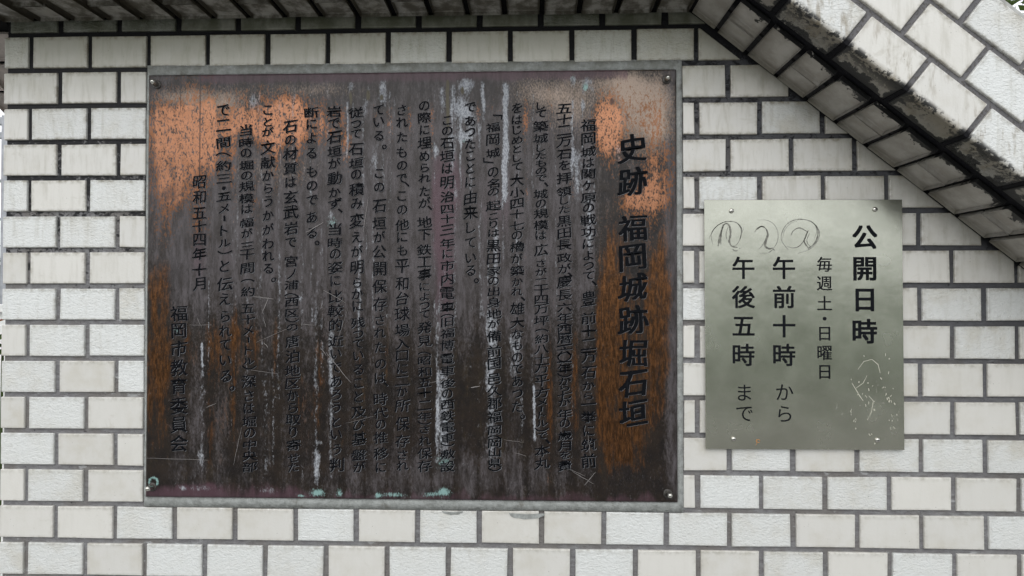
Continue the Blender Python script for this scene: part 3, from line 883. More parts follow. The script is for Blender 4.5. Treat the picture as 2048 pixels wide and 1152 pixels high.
    lime = drips + (streak(708, 166, 205, 7, .9) + streak(702, 200, 330, 2.0, .8) + streak(714, 200, 300, 2.0, .6) + streak(698, 300, 345, 8, .5) + streak(744, 170, 220, 2.5, .7)
            + streak(741, 190, 260, 5, .45) + streak(772, 160, 240, 9, .75) + streak(757, 285, 400, 12, .38) + streak(775, 240, 420, 5, .30)
            + streak(893, 175, 250, 7, .55) + streak(912, 170, 380, 3.5, .6) + streak(880, 290, 340, 6, .8) + streak(906, 270, 330, 4, .5)
            + blob(940, 180, 22, 14, .8) + blob(935, 222, 24, 22, .75) + blob(950, 260, 20, 30, .55) + streak(930, 200, 400, 2.2, .75) + streak(949, 290, 420, 6, .45) + blob(935, 280, 14, 12, .75)
            + streak(973, 166, 260, 4.5, .8) + streak(967, 250, 330, 3, .55) + streak(1017, 168, 430, 6.5, 1.0, wob=5) + streak(1013, 300, 560, 3, .4)
            + streak(1152, 156, 200, 7, .75) + streak(1150, 200, 380, 3, .6) + streak(1158, 300, 420, 8, .55) + streak(1177, 160, 210, 13, .8) + streak(1172, 205, 260, 5, .6)
            + streak(1178, 280, 520, 14, .34) + streak(1185, 400, 560, 5, .40) + blob(1238, 320, 8, 30, .35)
            + blob(511, 202, 9, 16, .75) + blob(538, 232, 4, 4, .5)
            + streak(990, 620, 950, 11, .50) + streak(998, 450, 600, 8, .38) + streak(984, 720, 800, 12, .35) + streak(1038, 660, 780, 11, .50) + streak(1050, 780, 920, 5, .35)
            + streak(896, 740, 940, 12, .62) + streak(884, 800, 900, 4, .35) + streak(896, 500, 700, 10, .22) + streak(895, 925, 975, 4, .55)
            + streak(1075, 770, 885, 2.8, .85, 8, 8, 1) + streak(727, 480, 700, 2.6, .75) + streak(720, 560, 640, 5, .35)
            + streak(672, 420, 470, 5, .5) + streak(670, 660, 800, 7, .60) + streak(673, 760, 985, 5, .42) + streak(660, 940, 990, 3, .4)
            + streak(641, 560, 990, 5, .38, wob=4) + streak(645, 900, 992, 6, .55) + streak(612, 480, 720, 3.4, .3) + streak(424, 540, 760, 1.6, .5) + streak(410, 690, 740, 3.4, .85, 4, 4, 1)
            + streak(412, 730, 960, 8, .30) + streak(400, 900, 960, 18, .2) + streak(540, 740, 985, 7, .30) + streak(520, 560, 720, 3, .28) + streak(555, 720, 960, 5, .28)
            + streak(612, 910, 990, 4, .25) + streak(688, 930, 990, 3, .35) + streak(1133, 945, 980, 2, .45) + blob(606, 603, 6, 5, .7) + blob(651, 888, 5, 4, .55) + blob(783, 635, 4, 5, .6)
            + blob(374, 982, 7, 7, .6) + blob(415, 982, 30, 7, .42) + blob(545, 985, 22, 6, .45) + streak(1300, 940, 1000, 30, .06))
    # verdigris
    ver = (blob(612, 995, 8, 3, .8) + blob(645, 988, 14, 8, .95) + blob(688, 988, 8, 9, .7) + blob(765, 992, 6, 6, .7) + blob(795, 991, 28, 5, .65) + blob(868, 990, 16, 5, .6) + blob(897, 988, 13, 10, .95)
           + blob(896, 928, 16, 14, .55) + blob(1177, 184, 6, 9, .9) + blob(1152, 168, 6, 10, .45) + blob(357, 668, 8, 8, .5) + blob(672, 455, 12, 16, .45) + blob(935, 288, 10, 7, .4)
           + blob(878, 300, 6, 12, .3) + blob(708, 178, 5, 10, .3) + blob(310, 972, 12, 12, .0))
    ringd = np.sqrt((x - 313) ** 2 + (y - 970) ** 2); ver = ver + np.exp(-((ringd - 8.5) / 2.6) ** 2) * .9
    # sky sheen and a highlight, painted in tan near the top corners
    tan = (blob(1290, 235, 60, 80, .75, 3) + blob(1240, 180, 70, 30, .4) + blob(450, 210, 45, 30, .6) + blob(1150, 220, 60, 60, .42) + blob(1080, 200, 60, 40, .40) + blob(360, 195, 60, 22, .55)
           + blob(620, 185, 120, 18, .35) + blob(560, 340, 100, 40, .25) + blob(385, 260, 30, 60, .3) + blob(1312, 255, 14, 30, .8))
    # near black runs
    drk = (streak(403, 152, 420, 1.4, .9, 3, 60, 1) + streak(363, 152, 260, 2.6, .65) + streak(345, 152, 210, 1.5, .4) + streak(392, 152, 290, 1.6, .5) + blob(340, 390, 40, 22, .55) + blob(350, 560, 45, 70, .50)
           + streak(902, 160, 330, 3.4, .0) + blob(1228, 212, 6, 8, .85) + streak(1258, 230, 275, 5, .75) + blob(1270, 430, 12, 4, .6) + blob(1312, 735, 20, 14, .3) + blob(415, 940, 4, 8, .7) + blob(448, 958, 4, 10, .7)
           + blob(350, 950, 40, 40, .4) + blob(590, 955, 26, 36, .3) + blob(1270, 960, 120, 50, .35, 3))
    olv = streak(902, 160, 290, 3.6, 1.0) + blob(932, 188, 4, 10, .9) + blob(771, 200, 4, 7, .9) + streak(708, 182, 240, 4, .8) + blob(744, 195, 5, 16, .8) + streak(1154, 180, 230, 3, .7) + blob(512, 205, 3, 4, .7)
    cl = lambda q: np.clip(q, 0, 1)
    return cl(org), cl(brn), cl(gry), cl(pur), cl(lime), cl(ver), cl(tan), cl(drk), cl(olv)

def plaque_plate():
    x0, x1, z0, z1 = PLQ
    NX, NZ = 420, 336
    us = np.linspace(0, 1, NX); vv = np.linspace(0, 1, NZ)
    u, v = np.meshgrid(us, vv)
    X = x0 + u * (x1 - x0); Zc = z1 - v * (z1 - z0)
    # corners very slightly rounded, sheet slightly buckled
    Y = -0.0042 + 0.0010 * (fbm(u * 5, v * 4, 77, 2) - .5)
    edge = np.minimum(np.minimum(u * (x1 - x0), (1 - u) * (x1 - x0)), np.minimum(v * (z1 - z0), (1 - v) * (z1 - z0)))
    Y = Y + np.where(edge < 0.0005, 0.0010, 0)
    vs = np.stack([X.ravel(), Y.ravel(), Zc.ravel()], 1)
    idx = np.arange(NX * NZ).reshape(NZ, NX)
    a, b, c, d = idx[:-1, :-1], idx[1:, :-1], idx[1:, 1:], idx[:-1, 1:]
    fs = np.stack([a.ravel(), b.ravel(), c.ravel(), d.ravel()], 1)
    # rim going back
    per = np.concatenate([idx[0, :], idx[1:, -1], idx[-1, -2::-1], idx[-2:0:-1, 0]])
    back = vs[per].copy(); back[:, 1] = 0.003
    base = len(vs); vs = np.concatenate([vs, back]); n = len(per)
    rim = np.stack([per, np.roll(per, -1), np.roll(base + np.arange(n), -1), base + np.arange(n)], 1)
    fs = np.concatenate([fs, rim])
    me = bpy.data.meshes.new('plate')
    me.from_pydata(vs.tolist(), [], fs.tolist())
    me.polygons.foreach_set('use_smooth', [True] * len(me.polygons))
    M = [m.ravel() for m in plaque_masks(u, v)]
    pad = lambda q: np.concatenate([q, q[per]])
    M = [pad(q) for q in M]
    for nm, tri in (('pat_a', M[0:3]), ('pat_b', M[3:6]), ('pat_c', M[6:9])):
        at = me.color_attributes.new(nm, 'FLOAT_COLOR', 'POINT')
        arr = np.ones((len(vs), 4), np.float32)
        for i in range(3): arr[:, i] = tri[i]
        at.data.foreach_set('color', arr.ravel())
    me.update()
    return me

def plate_material():
    g = G('weathered_copper', rough=0.42, spec=0.32)
    P = g.pos()
    A, B, Cc = g.attr('pat_a'), g.attr('pat_b'), g.attr('pat_c')
    org, brn, gry = A[0], A[1], A[2]
    pur, lime, ver = B[0], B[1], B[2]
    tan, drk, olv = Cc[0], Cc[1], Cc[2]
    fine = g.noi(g.scl(P, (420, 420, 230)), 1.0, 3, 0.62)         # speckle, a little taller than wide
    brush = g.noi(g.scl(P, (230, 230, 50)), 1.0, 5, 0.72)          # upright brushing
    lick = g.noi(g.scl(P, (85, 85, 20)), 1.0, 6, 0.72, 0.35)
    big = g.noi(P, 26, 5, 0.65)
    mid = g.noi(g.scl(P, (210, 210, 95)), 1.0, 4, 0.7, 0.3)
    patch = g.noi(g.scl(P, (48, 48, 30)), 1.0, 5, 0.7, 0.5)
    base = g.mix(g.ss(big, 0.35, 0.68), (0.0085, 0.006, 0.0055), (0.019, 0.0125, 0.009))
    base = g.mix(g.ss(lick, 0.50, 0.72, 0, 0.6), base, (0.034, 0.024, 0.012))
    # lilac film
    f = g.ss(g.add(gry, g.mul(g.sub(g.add(g.add(g.mul(fine, 0.3), g.mul(mid, 0.75)), g.mul(lick, 0.45)), 0.75), 2.1)), 0.12, 0.95)
    base = g.mix(g.mul(f, 0.96), base, g.mix(g.ss(lick, 0.35, 0.7), (0.032, 0.026, 0.025), (0.088, 0.078, 0.083)))
    # brown copper licks
    k = g.ss(g.add(brn, g.mul(g.sub(g.add(g.add(g.mul(lick, 0.7), g.mul(mid, 0.35)), g.mul(brush, 0.2)), 0.62), 2.4)), 0.40, 1.10)
    base = g.mix(g.mul(k, 0.9), base, g.mix(g.ss(brush, 0.4, 0.65), (0.060, 0.028, 0.012), (0.190, 0.081, 0.031)))
    # tan sheen, a reflection painted into the colour
    t = g.ss(g.add(tan, g.mul(g.sub(fine, 0.5), 1.1)), 0.10, 0.80)
    base = g.mix(g.mul(t, 0.80), base, (0.32, 0.25, 0.20))
    # bare copper eaten by dark speckle
    on = g.add(g.mul(org, 0.92), g.add(g.mul(g.sub(fine, 0.5), 2.0), g.add(g.mul(g.sub(mid, 0.5), 2.2), g.mul(g.sub(patch, 0.5), 0.7))))
    o = g.ss(on, 0.44, 0.98)
    o = g.mul(o, g.ss(org, 0.05, 0.3))
    base = g.mix(g.mul(o, 0.93), base, g.mix(g.ss(g.add(org, g.mul(g.sub(patch, 0.5), 0.8)), 0.35, 1.0), (0.150, 0.070, 0.034), g.mix(g.ss(g.add(g.mul(big, 0.35), org), 0.85, 1.22), (0.215, 0.092, 0.043), (0.385, 0.180, 0.100))))
    # purple
    p = g.ss(g.add(pur, g.mul(g.sub(lick, 0.5), 0.9)), 0.25, 0.95)
    base = g.mix(g.mul(p, 0.72), base, (0.088, 0.046, 0.060))
    # dark
    dd = g.ss(g.add(drk, g.mul(g.sub(fine, 0.5), 0.8)), 0.25, 0.75)
    base = g.mix(g.mul(dd, 0.80), base, (0.030, 0.026, 0.028))
    # lime
    l = g.ss(g.add(g.mul(lime, 1.25), g.mul(g.sub(g.add(g.add(g.mul(fine, 0.3), g.mul(mid, 0.6)), g.mul(patch, 0.5)), 0.70), 2.3)), 0.28, 1.05)
    base = g.mix(g.mul(l, 0.85), base, g.mix(g.ss(fine, 0.4, 0.6), (0.24, 0.25, 0.28), (0.42, 0.44, 0.47)))
    ol = g.ss(olv, 0.3, 0.6)
    base = g.mix(g.mul(ol, 0.9), base, (0.072, 0.060, 0.034))
    vv = g.ss(g.add(ver, g.mul(g.sub(fine, 0.5), 1.4)), 0.25, 0.8)
    base = g.mix(g.mul(vv, 0.8), base, (0.26, 0.42, 0.40))
    # fine pits everywhere and a few pale chips
    base = g.mix(g.ss(g.noi(P, 900, 2, 0.5), 0.60, 0.72, 0, 0.45), base, (0.02, 0.015, 0.013))
    base = g.mix(g.ss(g.vor(P, 46), 0.035, 0.022, 0, 0.45), base, (0.22, 0.21, 0.20))
    g.col(base)
    g.put(g.b.inputs['Metallic'], g.m_('MULTIPLY', g.mx(o, g.mx(g.mul(k, 0.85), g.mul(t, 0.6))), 0.88))
    g.rough(g.add(g.add(0.27, g.mul(f, 0.10)), g.add(g.mul(l, 0.35), g.mul(fine, 0.12))))
    h = g.add(g.mul(fine, 0.5), g.add(g.mul(l, 0.8), g.mul(f, 0.25)))
    g.nrm(g.bump(h, 0.0006, 0.8, g.bump(big, 0.004, 0.25)))
    return g.m
link('plate', plaque_plate(), plaque, plate_material())

LETTER = G('letter_black', rough=0.8, spec=0.06)
_n = LETTER.noi(LETTER.pos(), 260, 4, 0.65)
_w = LETTER.ss(LETTER.noi(LETTER.scl(LETTER.pos(), (55, 55, 16)), 1.0, 4, 0.7), 0.60, 0.78, 0.0, 0.22)
LETTER.col(LETTER.mix(_w, LETTER.mix(_n, (0.0025, 0.003, 0.0045), (0.007, 0.008, 0.010)), (0.07, 0.07, 0.08)))
RIM = G('letter_edge', rough=0.6, spec=0.4)  # pale copy set down-right: painted highlight on the engraved edges
_r = RIM.noi(RIM.pos(), 34, 4, 0.7)
RIM.col(RIM.mix(RIM.ss(RIM.sub(_r, RIM.mul(RIM.sub(RIM.xyz(RIM.pos())[2], 0.5), 0.22)), 0.38, 0.62), (0.105, 0.100, 0.108), (0.27, 0.275, 0.295)))
def heavy(wx, wz): return [(-wx, wz), (wx, wz), (wx, -wz), (-wx, -wz), (0, 0)]
for n_, e in enumerate(PLAQUE_TEXT):
    big = n_ == 0
    st = R.getstate()
    cp = heavy(0.026, 0.008) if big else heavy(0.014, 0.005)[:4]
    e = (e[0] * (1.10 if big else 1.05), e[1], e[2])
    v1, f1 = inscribe(e, True, cp, -0.00545, 0.0008)
    R.setstate(st)
    v2, f2 = inscribe(e, True, cp, -0.00500, 0)
    off = 0.00055
    v2 = [(x + off, y, z - off) for x, y, z in v2]
    b = len(v1)
    me = mesh('inscription', v1 + v2, f1 + [tuple(b + q for q in p) for p in f2], mats=[LETTER.m, RIM.m], mi=[0] * len(f1) + [1] * len(f2))
    link('inscription', me, plaque)

# bolts
STEEL = plain('bolt_steel', (0.55, 0.54, 0.50), 0.22, 1.0, noise=0.25, scale=300)
DIRTY = plain('washer_metal', (0.07, 0.065, 0.06), 0.5, 0.6, noise=0.4, scale=300)
def lathe(prof, n=20):
    vs, fs = [], []
    for r, y in prof:
        for k in range(n):
            a = 2 * math.pi * k / n; vs.append((r * math.cos(a), y, r * math.sin(a)))
    for i in range(len(prof) - 1):
        for k in range(n):
            j = (k + 1) % n; fs.append((i * n + k, i * n + j, (i + 1) * n + j, (i + 1) * n + k))
    fs.append(tuple((len(prof) - 1) * n + k for k in range(n)))
    return vs, fs
bolt_me = mesh('bolt', *lathe([(0.0052, 0.0), (0.0052, -0.006), (0.0048, -0.0105), (0.0036, -0.0138), (0.0016, -0.0152)]), smooth=True)
bolt_me.materials.append(STEEL)
wash_me = mesh('washer', *lathe([(0.0084, 0.001), (0.0084, -0.0012), (0.0074, -0.0018), (0.005, -0.0019)]), smooth=True)
wash_me.materials.append(DIRTY)
for i, (x, z) in enumerate(((0.1982, 0.8857), (1.1813, 0.8849), (1.1807, 0.1046), (0.1953, 0.1074))):
    o = link('bolt', bolt_me, plaque, None, Matrix.Translation((x, -0.0055, z)) @ Matrix.Rotation(R.uniform(-.15, .15), 4, 'X') @ Matrix.Rotation(R.uniform(-.15, .15), 4, 'Z'))
    link('washer', wash_me, plaque, None, Matrix.Translation((x, -0.0045, z)))

# a few long scratches in the copper, drawn as hair thin raised burrs
SCR = plain('scratch_metal', (0.20, 0.185, 0.18), 0.5, 0.2)
def ribbon(vs, fs, pts, w, y, rr=None):
    b = len(vs); n = len(pts)
    for i, (x, z) in enumerate(pts):
        a = pts[max(0, i - 1)]; c = pts[min(n - 1, i + 1)]
        d = Vector((c[0] - a[0], c[1] - a[1]));
        if d.length < 1e-9: d = Vector((1, 0))
        d.normalize()
        ww = w * 0.5 * (0.35 + 0.65 * math.sin(math.pi * min(1, max(0, (i + .6) / n)))) * (1 if rr is None else rr.uniform(.6, 1.3))
        vs += [(x - d.y * ww, y, z + d.x * ww), (x + d.y * ww, y, z - d.x * ww)]
    for i in range(n - 1): fs.append((b + 2 * i, b + 2 * i + 1, b + 2 * i + 3, b + 2 * i + 2))
def pq(x, y): return (PLQ[0] + (x - 297) / 1057 * (PLQ[1] - PLQ[0]), PLQ[3] - (y - 150) / 850 * (PLQ[3] - PLQ[2]))
vs, fs = [], []
rs = random.Random(3)
for (a, b, c, d, w) in ((515, 598, 555, 603, 1.2), (545, 600, 532, 632, 1.1), (535, 640, 540, 660, .9), (610, 653, 640, 655, .7), (655, 585, 700, 610, .9), (650, 700, 662, 715, 1),
                        (662, 710, 712, 770, 1.1), (705, 620, 680, 700, .5), (735, 470, 745, 400, .8), (620, 470, 655, 450, 1.2), (476, 935, 492, 860, .7), (300, 922, 425, 925, .8), (600, 655, 520, 690, .5),
                        (1148, 940, 1190, 965, .8), (1195, 942, 1172, 968, 1.0), (1140, 935, 1175, 950, .6), (1015, 880, 1055, 885, .6), (1035, 905, 1060, 912, .6), (950, 778, 968, 775, 1.6), (510, 745, 565, 752, .6),
                        (536, 690, 545, 700, 1.2), (400, 640, 410, 660, .6), (385, 655, 430, 655, .6), (420, 820, 440, 812, 1.0), (1180, 870, 1184, 910, .8), (865, 770, 905, 760, .6), (700, 850, 760, 835, .5)):
    p = [(a + (c - a) * t / 6 + rs.uniform(-.5, .5), b + (d - b) * t / 6 + rs.uniform(-.5, .5)) for t in range(7)]
    ribbon(vs, fs, [pq(*q) for q in p], w * 0.0011, -0.0056)
link('scratch', mesh('scratch', vs, fs), plaque, SCR)['kind'] = 'stuff'

# ------------------------------------------------------------------ the steel sign
SG = (1.2512, 1.6162, 0.1893, 0.6548)
sign = root('steel_sign', ((SG[0] + SG[1]) / 2, 0, SG[2]), 'brushed stainless steel sign with black opening hours in Japanese, right of the plaque', 'sign')
def sign_material():
    g = G('brushed_steel', rough=0.36, spec=0.5, metal=1.0)
    P = g.pos(); px, py, pz = g.xyz(P)
    br = g.noi(g.scl(P, (40, 40, 1400)), 1.0, 3, 0.6)
    br2 = g.noi(g.scl(P, (500, 500, 260)), 1.0, 3, 0.6)
    cl = g.noi(P, 7, 4, 0.6)
    base = g.mix(g.ss(cl, 0.35, 0.65), (0.42, 0.425, 0.36), (0.52, 0.523, 0.45))
    base = g.mix(g.ss(br2, 0.4, 0.7, 0, 0.10), base, (0.28, 0.27, 0.24))
    # dull water marks low on the plate and under its upper rim
    wm = g.ss(g.noi(g.scl(P, (90, 90, 60)), 1.0, 5, 0.72, 0.6), 0.63, 0.70)
    low = g.mul(g.ss(pz, 0.36, 0.26), g.ss(px, 1.46, 1.52))
    base = g.mix(g.mul(wm, g.mul(low, 0.8)), base, (0.62, 0.61, 0.52))
    base = g.mix(g.ss(g.add(pz, g.mul(cl, 0.12)), 0.44, 0.24, 0, 0.38), base, (0.33, 0.31, 0.26))  # lower part darker and browner: ground reflection painted into the steel
    spk = g.mul(g.ss(g.vor(P, 160), 0.10, 0.05), g.ss(g.noi(P, 18, 2), 0.60, 0.68))
    base = g.mix(g.mul(spk, 0.7), base, (0.12, 0.09, 0.06))
    g.col(base)
    g.put(g.b.inputs['Metallic'], g.sub(0.88, g.mul(g.mul(wm, low), 0.5)))
    g.rough(g.add(0.19, g.mul(cl, 0.14)))
    g.nrm(g.bump(g.add(g.mul(br, 0.7), g.mul(br2, 0.5)), 0.00006, 0.6, g.bump(cl, 0.004, 0.3)))
    return g.m
x0, x1, z0, z1 = SG
pol = [(x0, z0 - 0.0006), (x1, z0 + 0.0004), (x1 - 0.0006, z1), (x0 - 0.0008, z1 + 0.0012)]
vs = []; b_ = 0.0005
for (pl, y) in ((pol, -0.0050), (pol, -0.0066), (inset(pol, b_), -0.0070)):
    vs += [(x, y, z) for x, z in pl]
fs = [(0 + i, 0 + (i + 1) % 4, 4 + (i + 1) % 4, 4 + i) for i in range(4)] + [(4 + i, 4 + (i + 1) % 4, 8 + (i + 1) % 4, 8 + i) for i in range(4)] + [(8, 9, 10, 11), (3, 2, 1, 0)]
link('sign_plate', mesh('sign_plate', vs, fs), sign, sign_material())
PRINT = plain('print_black', (0.007, 0.008, 0.010), 0.8, spec=0.08, noise=0.2)
for n_, e in enumerate(SIGN_TEXT):
    w = {0: 0.026, 1: 0.010, 2: 0.018, 3: 0.0, 4: 0.018, 5: 0.0}[n_]
    v1, f1 = inscribe(e, False, heavy(w, w * 0.8)[:4] if w else [(0, 0)], -0.00735, 0)
    link('lettering', mesh('lettering', v1, f1), sign, PRINT)
scr_me = mesh('screw', *lathe([(0.0046, 0.0), (0.0046, -0.0006), (0.0042, -0.0019), (0.0030, -0.0030), (0.0012, -0.0035)]), smooth=True)
scr_me.materials.append(STEEL)
rec_v, rec_f = [], []
box(rec_v, rec_f, -0.0014, 0.0014, -0.0037, -0.003, -0.0003, 0.0003); box(rec_v, rec_f, -0.0003, 0.0003, -0.00372, -0.003, -0.0014, 0.0014)
rec_me = mesh('recess', rec_v, rec_f); rec_me.materials.append(PRINT)
for (x, z) in ((1.3006, 0.6348), (1.5654, 0.6365), (1.5668, 0.2079), (1.3024, 0.2079)):
    m_ = Matrix.Translation((x, -0.0070, z)) @ Matrix.Rotation(R.uniform(0, 1.5), 4, 'Y')
    o = link('screw', scr_me, sign, None, m_)
    q = bpy.data.objects.new('recess', rec_me); C.objects.link(q); q.parent = o
# pencil scribbles: three rings with n, 1 and a in them
def ell(cx, cz, rx, rz, a0, a1, n=40, tilt=0.0, wob=0.0008, sd=0):
    out = []
    for k in range(n):
        a = math.radians(a0 + (a1 - a0) * k / (n - 1))
        x = rx * math.cos(a); z = rz * math.sin(a)
        j = wob * mnoise.noise(Vector((k * .21, sd, 0)))
        out.append((cx + x * math.cos(tilt) - z * math.sin(tilt) + j, cz + x * math.sin(tilt) + z * math.cos(tilt) + j))
    return out
def sc(px_, py_): return (1.2512 + (px_ - 50) / 7.877 / 1.0675 * 0.001, 0.6555 - (py_ - 10) / 7.877 / 1.066 * 0.001)
def poly_s(pts, n=8):
    out = []
    P_ = [sc(*p) for p in pts]
    P_ = [P_[0]] + P_ + [P_[-1]]
    for i in range(1, len(P_) - 2):
        for k in range(n):
            t = k / n
            f = lambda a, b, c, d: 0.5 * ((2 * b) + (-a + c) * t + (2 * a - 5 * b + 4 * c - d) * t * t + (-a + 3 * b - 3 * c + d) * t ** 3)
            out.append((f(*[P_[i + q][0] for q in (-1, 0, 1, 2)]), f(*[P_[i + q][1] for q in (-1, 0, 1, 2)])))
    out.append(P_[-2]); return out
vs, fs = [], []
rs = random.Random(5)
strokes = [
 # ring a
 ([(1350, 800), (1265, 690), (1240, 580), (1300, 430), (1420, 340), (1560, 320), (1700, 355), (1800, 450), (1835, 560), (1790, 680), (1680, 790), (1500, 855)], 1.0),
 ([(1260, 640), (1290, 500), (1380, 390), (1500, 340)], .6), ([(1790, 420), (1810, 560), (1760, 690), (1650, 790)], 1.5), ([(1700, 350), (1760, 400), (1790, 500), (1750, 640)], .7),
 ([(1390, 575), (1430, 500), (1520, 455), (1620, 500), (1655, 530)], 1.2), ([(1330, 740), (1420, 770), (1520, 740), (1600, 640), (1650, 520), (1665, 495)], 1.0),
 ([(1655, 500), (1615, 600), (1600, 680), (1660, 770)], 1.9), ([(1680, 540), (1640, 640), (1650, 700), (1700, 760)], .8),
 # middle ring
 ([(870, 330), (1000, 330), (1110, 380), (1180, 490), (1190, 620), (1150, 730), (1050, 840), (900, 860)], .6), ([(830, 520), (870, 460), (950, 430), (1010, 480), (1040, 560)], 1.4),
 ([(1010, 480), (1030, 560), (1005, 650), (990, 740), (1050, 780), (1110, 770)], 2.6), ([(1000, 620), (950, 720), (890, 790)], .6), ([(1050, 840), (1120, 790), (1130, 820)], .9), ([(860, 480), (930, 430), (960, 440)], 1.6),
 # left ring
 ([(175, 720), (150, 600), (165, 510), (240, 420), (350, 360), (480, 350), (570, 390), (620, 480), (600, 620), (540, 720), (450, 740)], 1.0), ([(160, 510), (250, 410), (380, 350)], .9), ([(120, 620), (140, 560), (200, 460)], .5),
 ([(350, 390), (310, 500), (280, 620), (255, 740)], 2.6), ([(330, 400), (300, 560), (300, 720)], 1.5), ([(330, 420), (390, 380), (440, 440), (450, 560), (430, 660), (470, 740), (560, 760)], 2.4),
 ([(400, 640), (380, 560), (410, 440)], .8), ([(570, 390), (610, 440), (620, 480)], 1.8), ([(660, 440), (620, 560), (590, 650)], .5), ([(480, 790), (520, 815), (560, 810)], 1.2), ([(590, 790), (600, 760)], .7)]
for pts, w in strokes:
    ribbon(vs, fs, poly_s(pts), w * 0.0017, -0.00714, rs)
    if w > 1.1:
        ribbon(vs, fs, [(x + rs.uniform(-1, 1) * .0012, z + 0.0006) for x, z in poly_s(pts)], w * 0.0006, -0.00717, rs)
PENCIL = plain('pencil_graphite', (0.20, 0.197, 0.172), 0.45, 0.7, noise=0.4, scale=200)
link('scribble', mesh('scribble', vs, fs), sign, PENCIL)
# pale dried runs on the lower right of the sign
vs, fs = [], []
rs = random.Random(11)
def sgp(x, y): return (SG[0] + (x - 1408) / 395 * (SG[1] - SG[0]), SG[3] - (y - 401) / 496 * (SG[3] - SG[2]))
for k in range(46):
    x = rs.gauss(1728, 24); y = rs.gauss(800, 42)
    if k > 28: x = rs.gauss(1775, 10); y = rs.uniform(690, 880)
    n = rs.randint(2, 3); a = rs.uniform(-2.2, -0.9); p = []
    for i in range(n):
        p.append(sgp(x, y)); x += math.cos(a) * 2.6; y -= math.sin(a) * 2.6 * rs.choice((1, 1, 1)); a += rs.uniform(-.7, .7)
    ribbon(vs, fs, p, rs.uniform(.0010, .0024), -0.00713, rs)
for pts in ([(1712, 738), (1724, 722), (1740, 718), (1752, 728), (1756, 745)], [(1708, 775), (1722, 765), (1730, 750)], [(1733, 790), (1742, 800), (1738, 822), (1730, 838)], [(1700, 765), (1715, 790), (1722, 800)]):
    ribbon(vs, fs, [sgp(*p) for p in pts], .0013, -0.00713, rs)
link('dried_run', mesh('dried_run', vs, fs), sign, plain('dried_lime', (0.50, 0.49, 0.40), 0.7))['kind'] = 'stuff'
vs, fs = [], []
rx, rz = 1.3479, 0.2045
ribbon(vs, fs, [(rx + .0035 * math.cos(a * .8), rz + .003 * math.sin(a * .8)) for a in range(8)], .0016, -0.00713, rs)
ribbon(vs, fs, [(rx - .001, rz), (rx - .004, rz - .008)], .0008, -0.00713, rs)
link('rust_spot', mesh('rust_spot', vs, fs), sign, plain('rust_orange', (0.45, 0.20, 0.05), 0.8))

# ------------------------------------------------------------------ ground and what shows past the two corners
def ground():
    g = G('paving_concrete', rough=0.9, spec=0.2)
    P = g.pos()
    n1 = g.noi(P, 1.6, 5, 0.6); n2 = g.noi(P, 60, 3, 0.6)
    g.col(g.mix(g.ss(g.add(g.mul(n1, .6), g.mul(n2, .4)), 0.35, 0.65), (0.20, 0.197, 0.190), (0.30, 0.296, 0.287)))
    vs = [(-600, -600, GROUND), (600, -600, GROUND), (600, 600, GROUND), (-600, 600, GROUND)]
    o = link('ground', mesh('ground', vs, [(0, 1, 2, 3)]), None, g.m)
    tag(o, kind='structure')
ground()

GREY = plain('grey_paint', (0.30, 0.31, 0.33), 0.5, 0.2)
rail = root('metal_railing', (-3.6, 2.85, GROUND), 'grey metal railing with two top rails seen past the left end of the wall', 'railing')
for (za, zb) in ((1.72, 1.77), (1.62, 1.66), (1.30, 1.315), (1.02, 1.035)):
    vs, fs = [], []; box(vs, fs, -6.0, -2.0, 2.83, 2.87, za, zb); link('rail', mesh('rail', vs, fs), rail, GREY)
for k in range(6):
    x = -5.9 + k * 0.75
    vs, fs = [], []; box(vs, fs, x, x + 0.05, 2.82, 2.88, GROUND, 1.78); link('post', mesh('post', vs, fs), rail, GREY)
WHITE = plain('white_render', (0.72, 0.72, 0.70), 0.8)
lw = root('low_wall', (-3.0, 1.95, GROUND), 'low white rendered wall in front of the hedge beyond the left end of the tiles', 'wall')
vs, fs = [], []; box(vs, fs, -5.0, -1.3, 1.9, 2.05, GROUND, 0.38); link('wall_body', mesh('wall_body', vs, fs), lw, WHITE)
vs, fs = [], []; box(vs, fs, -5.02, -1.28, 1.87, 2.08, 0.382, 0.42); link('wall_cap', mesh('wall_cap', vs, fs), lw, WHITE)

def leafy(name, n, cx, cy, cz, rx, ry, rz, size, seed, clump=14):
    rs = random.Random(seed); vs, fs = [], []
    cl = []
    for _ in range(clump):
        while True:
            p = (rs.uniform(-1, 1), rs.uniform(-1, 1), rs.uniform(-1, 1))
            if sum(q * q for q in p) < 1: break
        cl.append(p)
    for k in range(n):
        c0 = rs.choice(cl)
        p = [c0[i] * .8 + rs.gauss(0, .17) for i in range(3)]
        o = Vector((cx + p[0] * rx, cy + p[1] * ry, cz + p[2] * rz))
        a = Vector((rs.gauss(0, 1), rs.gauss(0, 1), rs.gauss(-.3, .7))).normalized()
        b = a.cross(Vector((rs.gauss(0, 1), rs.gauss(0, 1), rs.gauss(0, 1)))).normalized()
        s = size * rs.uniform(.6, 1.2); i = len(vs)
        nn = a.cross(b)
        vs += [tuple(o), tuple(o + a * s * .5 + b * s * .22 + nn * s * .06), tuple(o + a * s), tuple(o + a * s * .5 - b * s * .22 + nn * s * .06)]
        fs += [(i, i + 1, i + 2), (i, i + 2, i + 3)]
    return mesh(name, vs, fs)
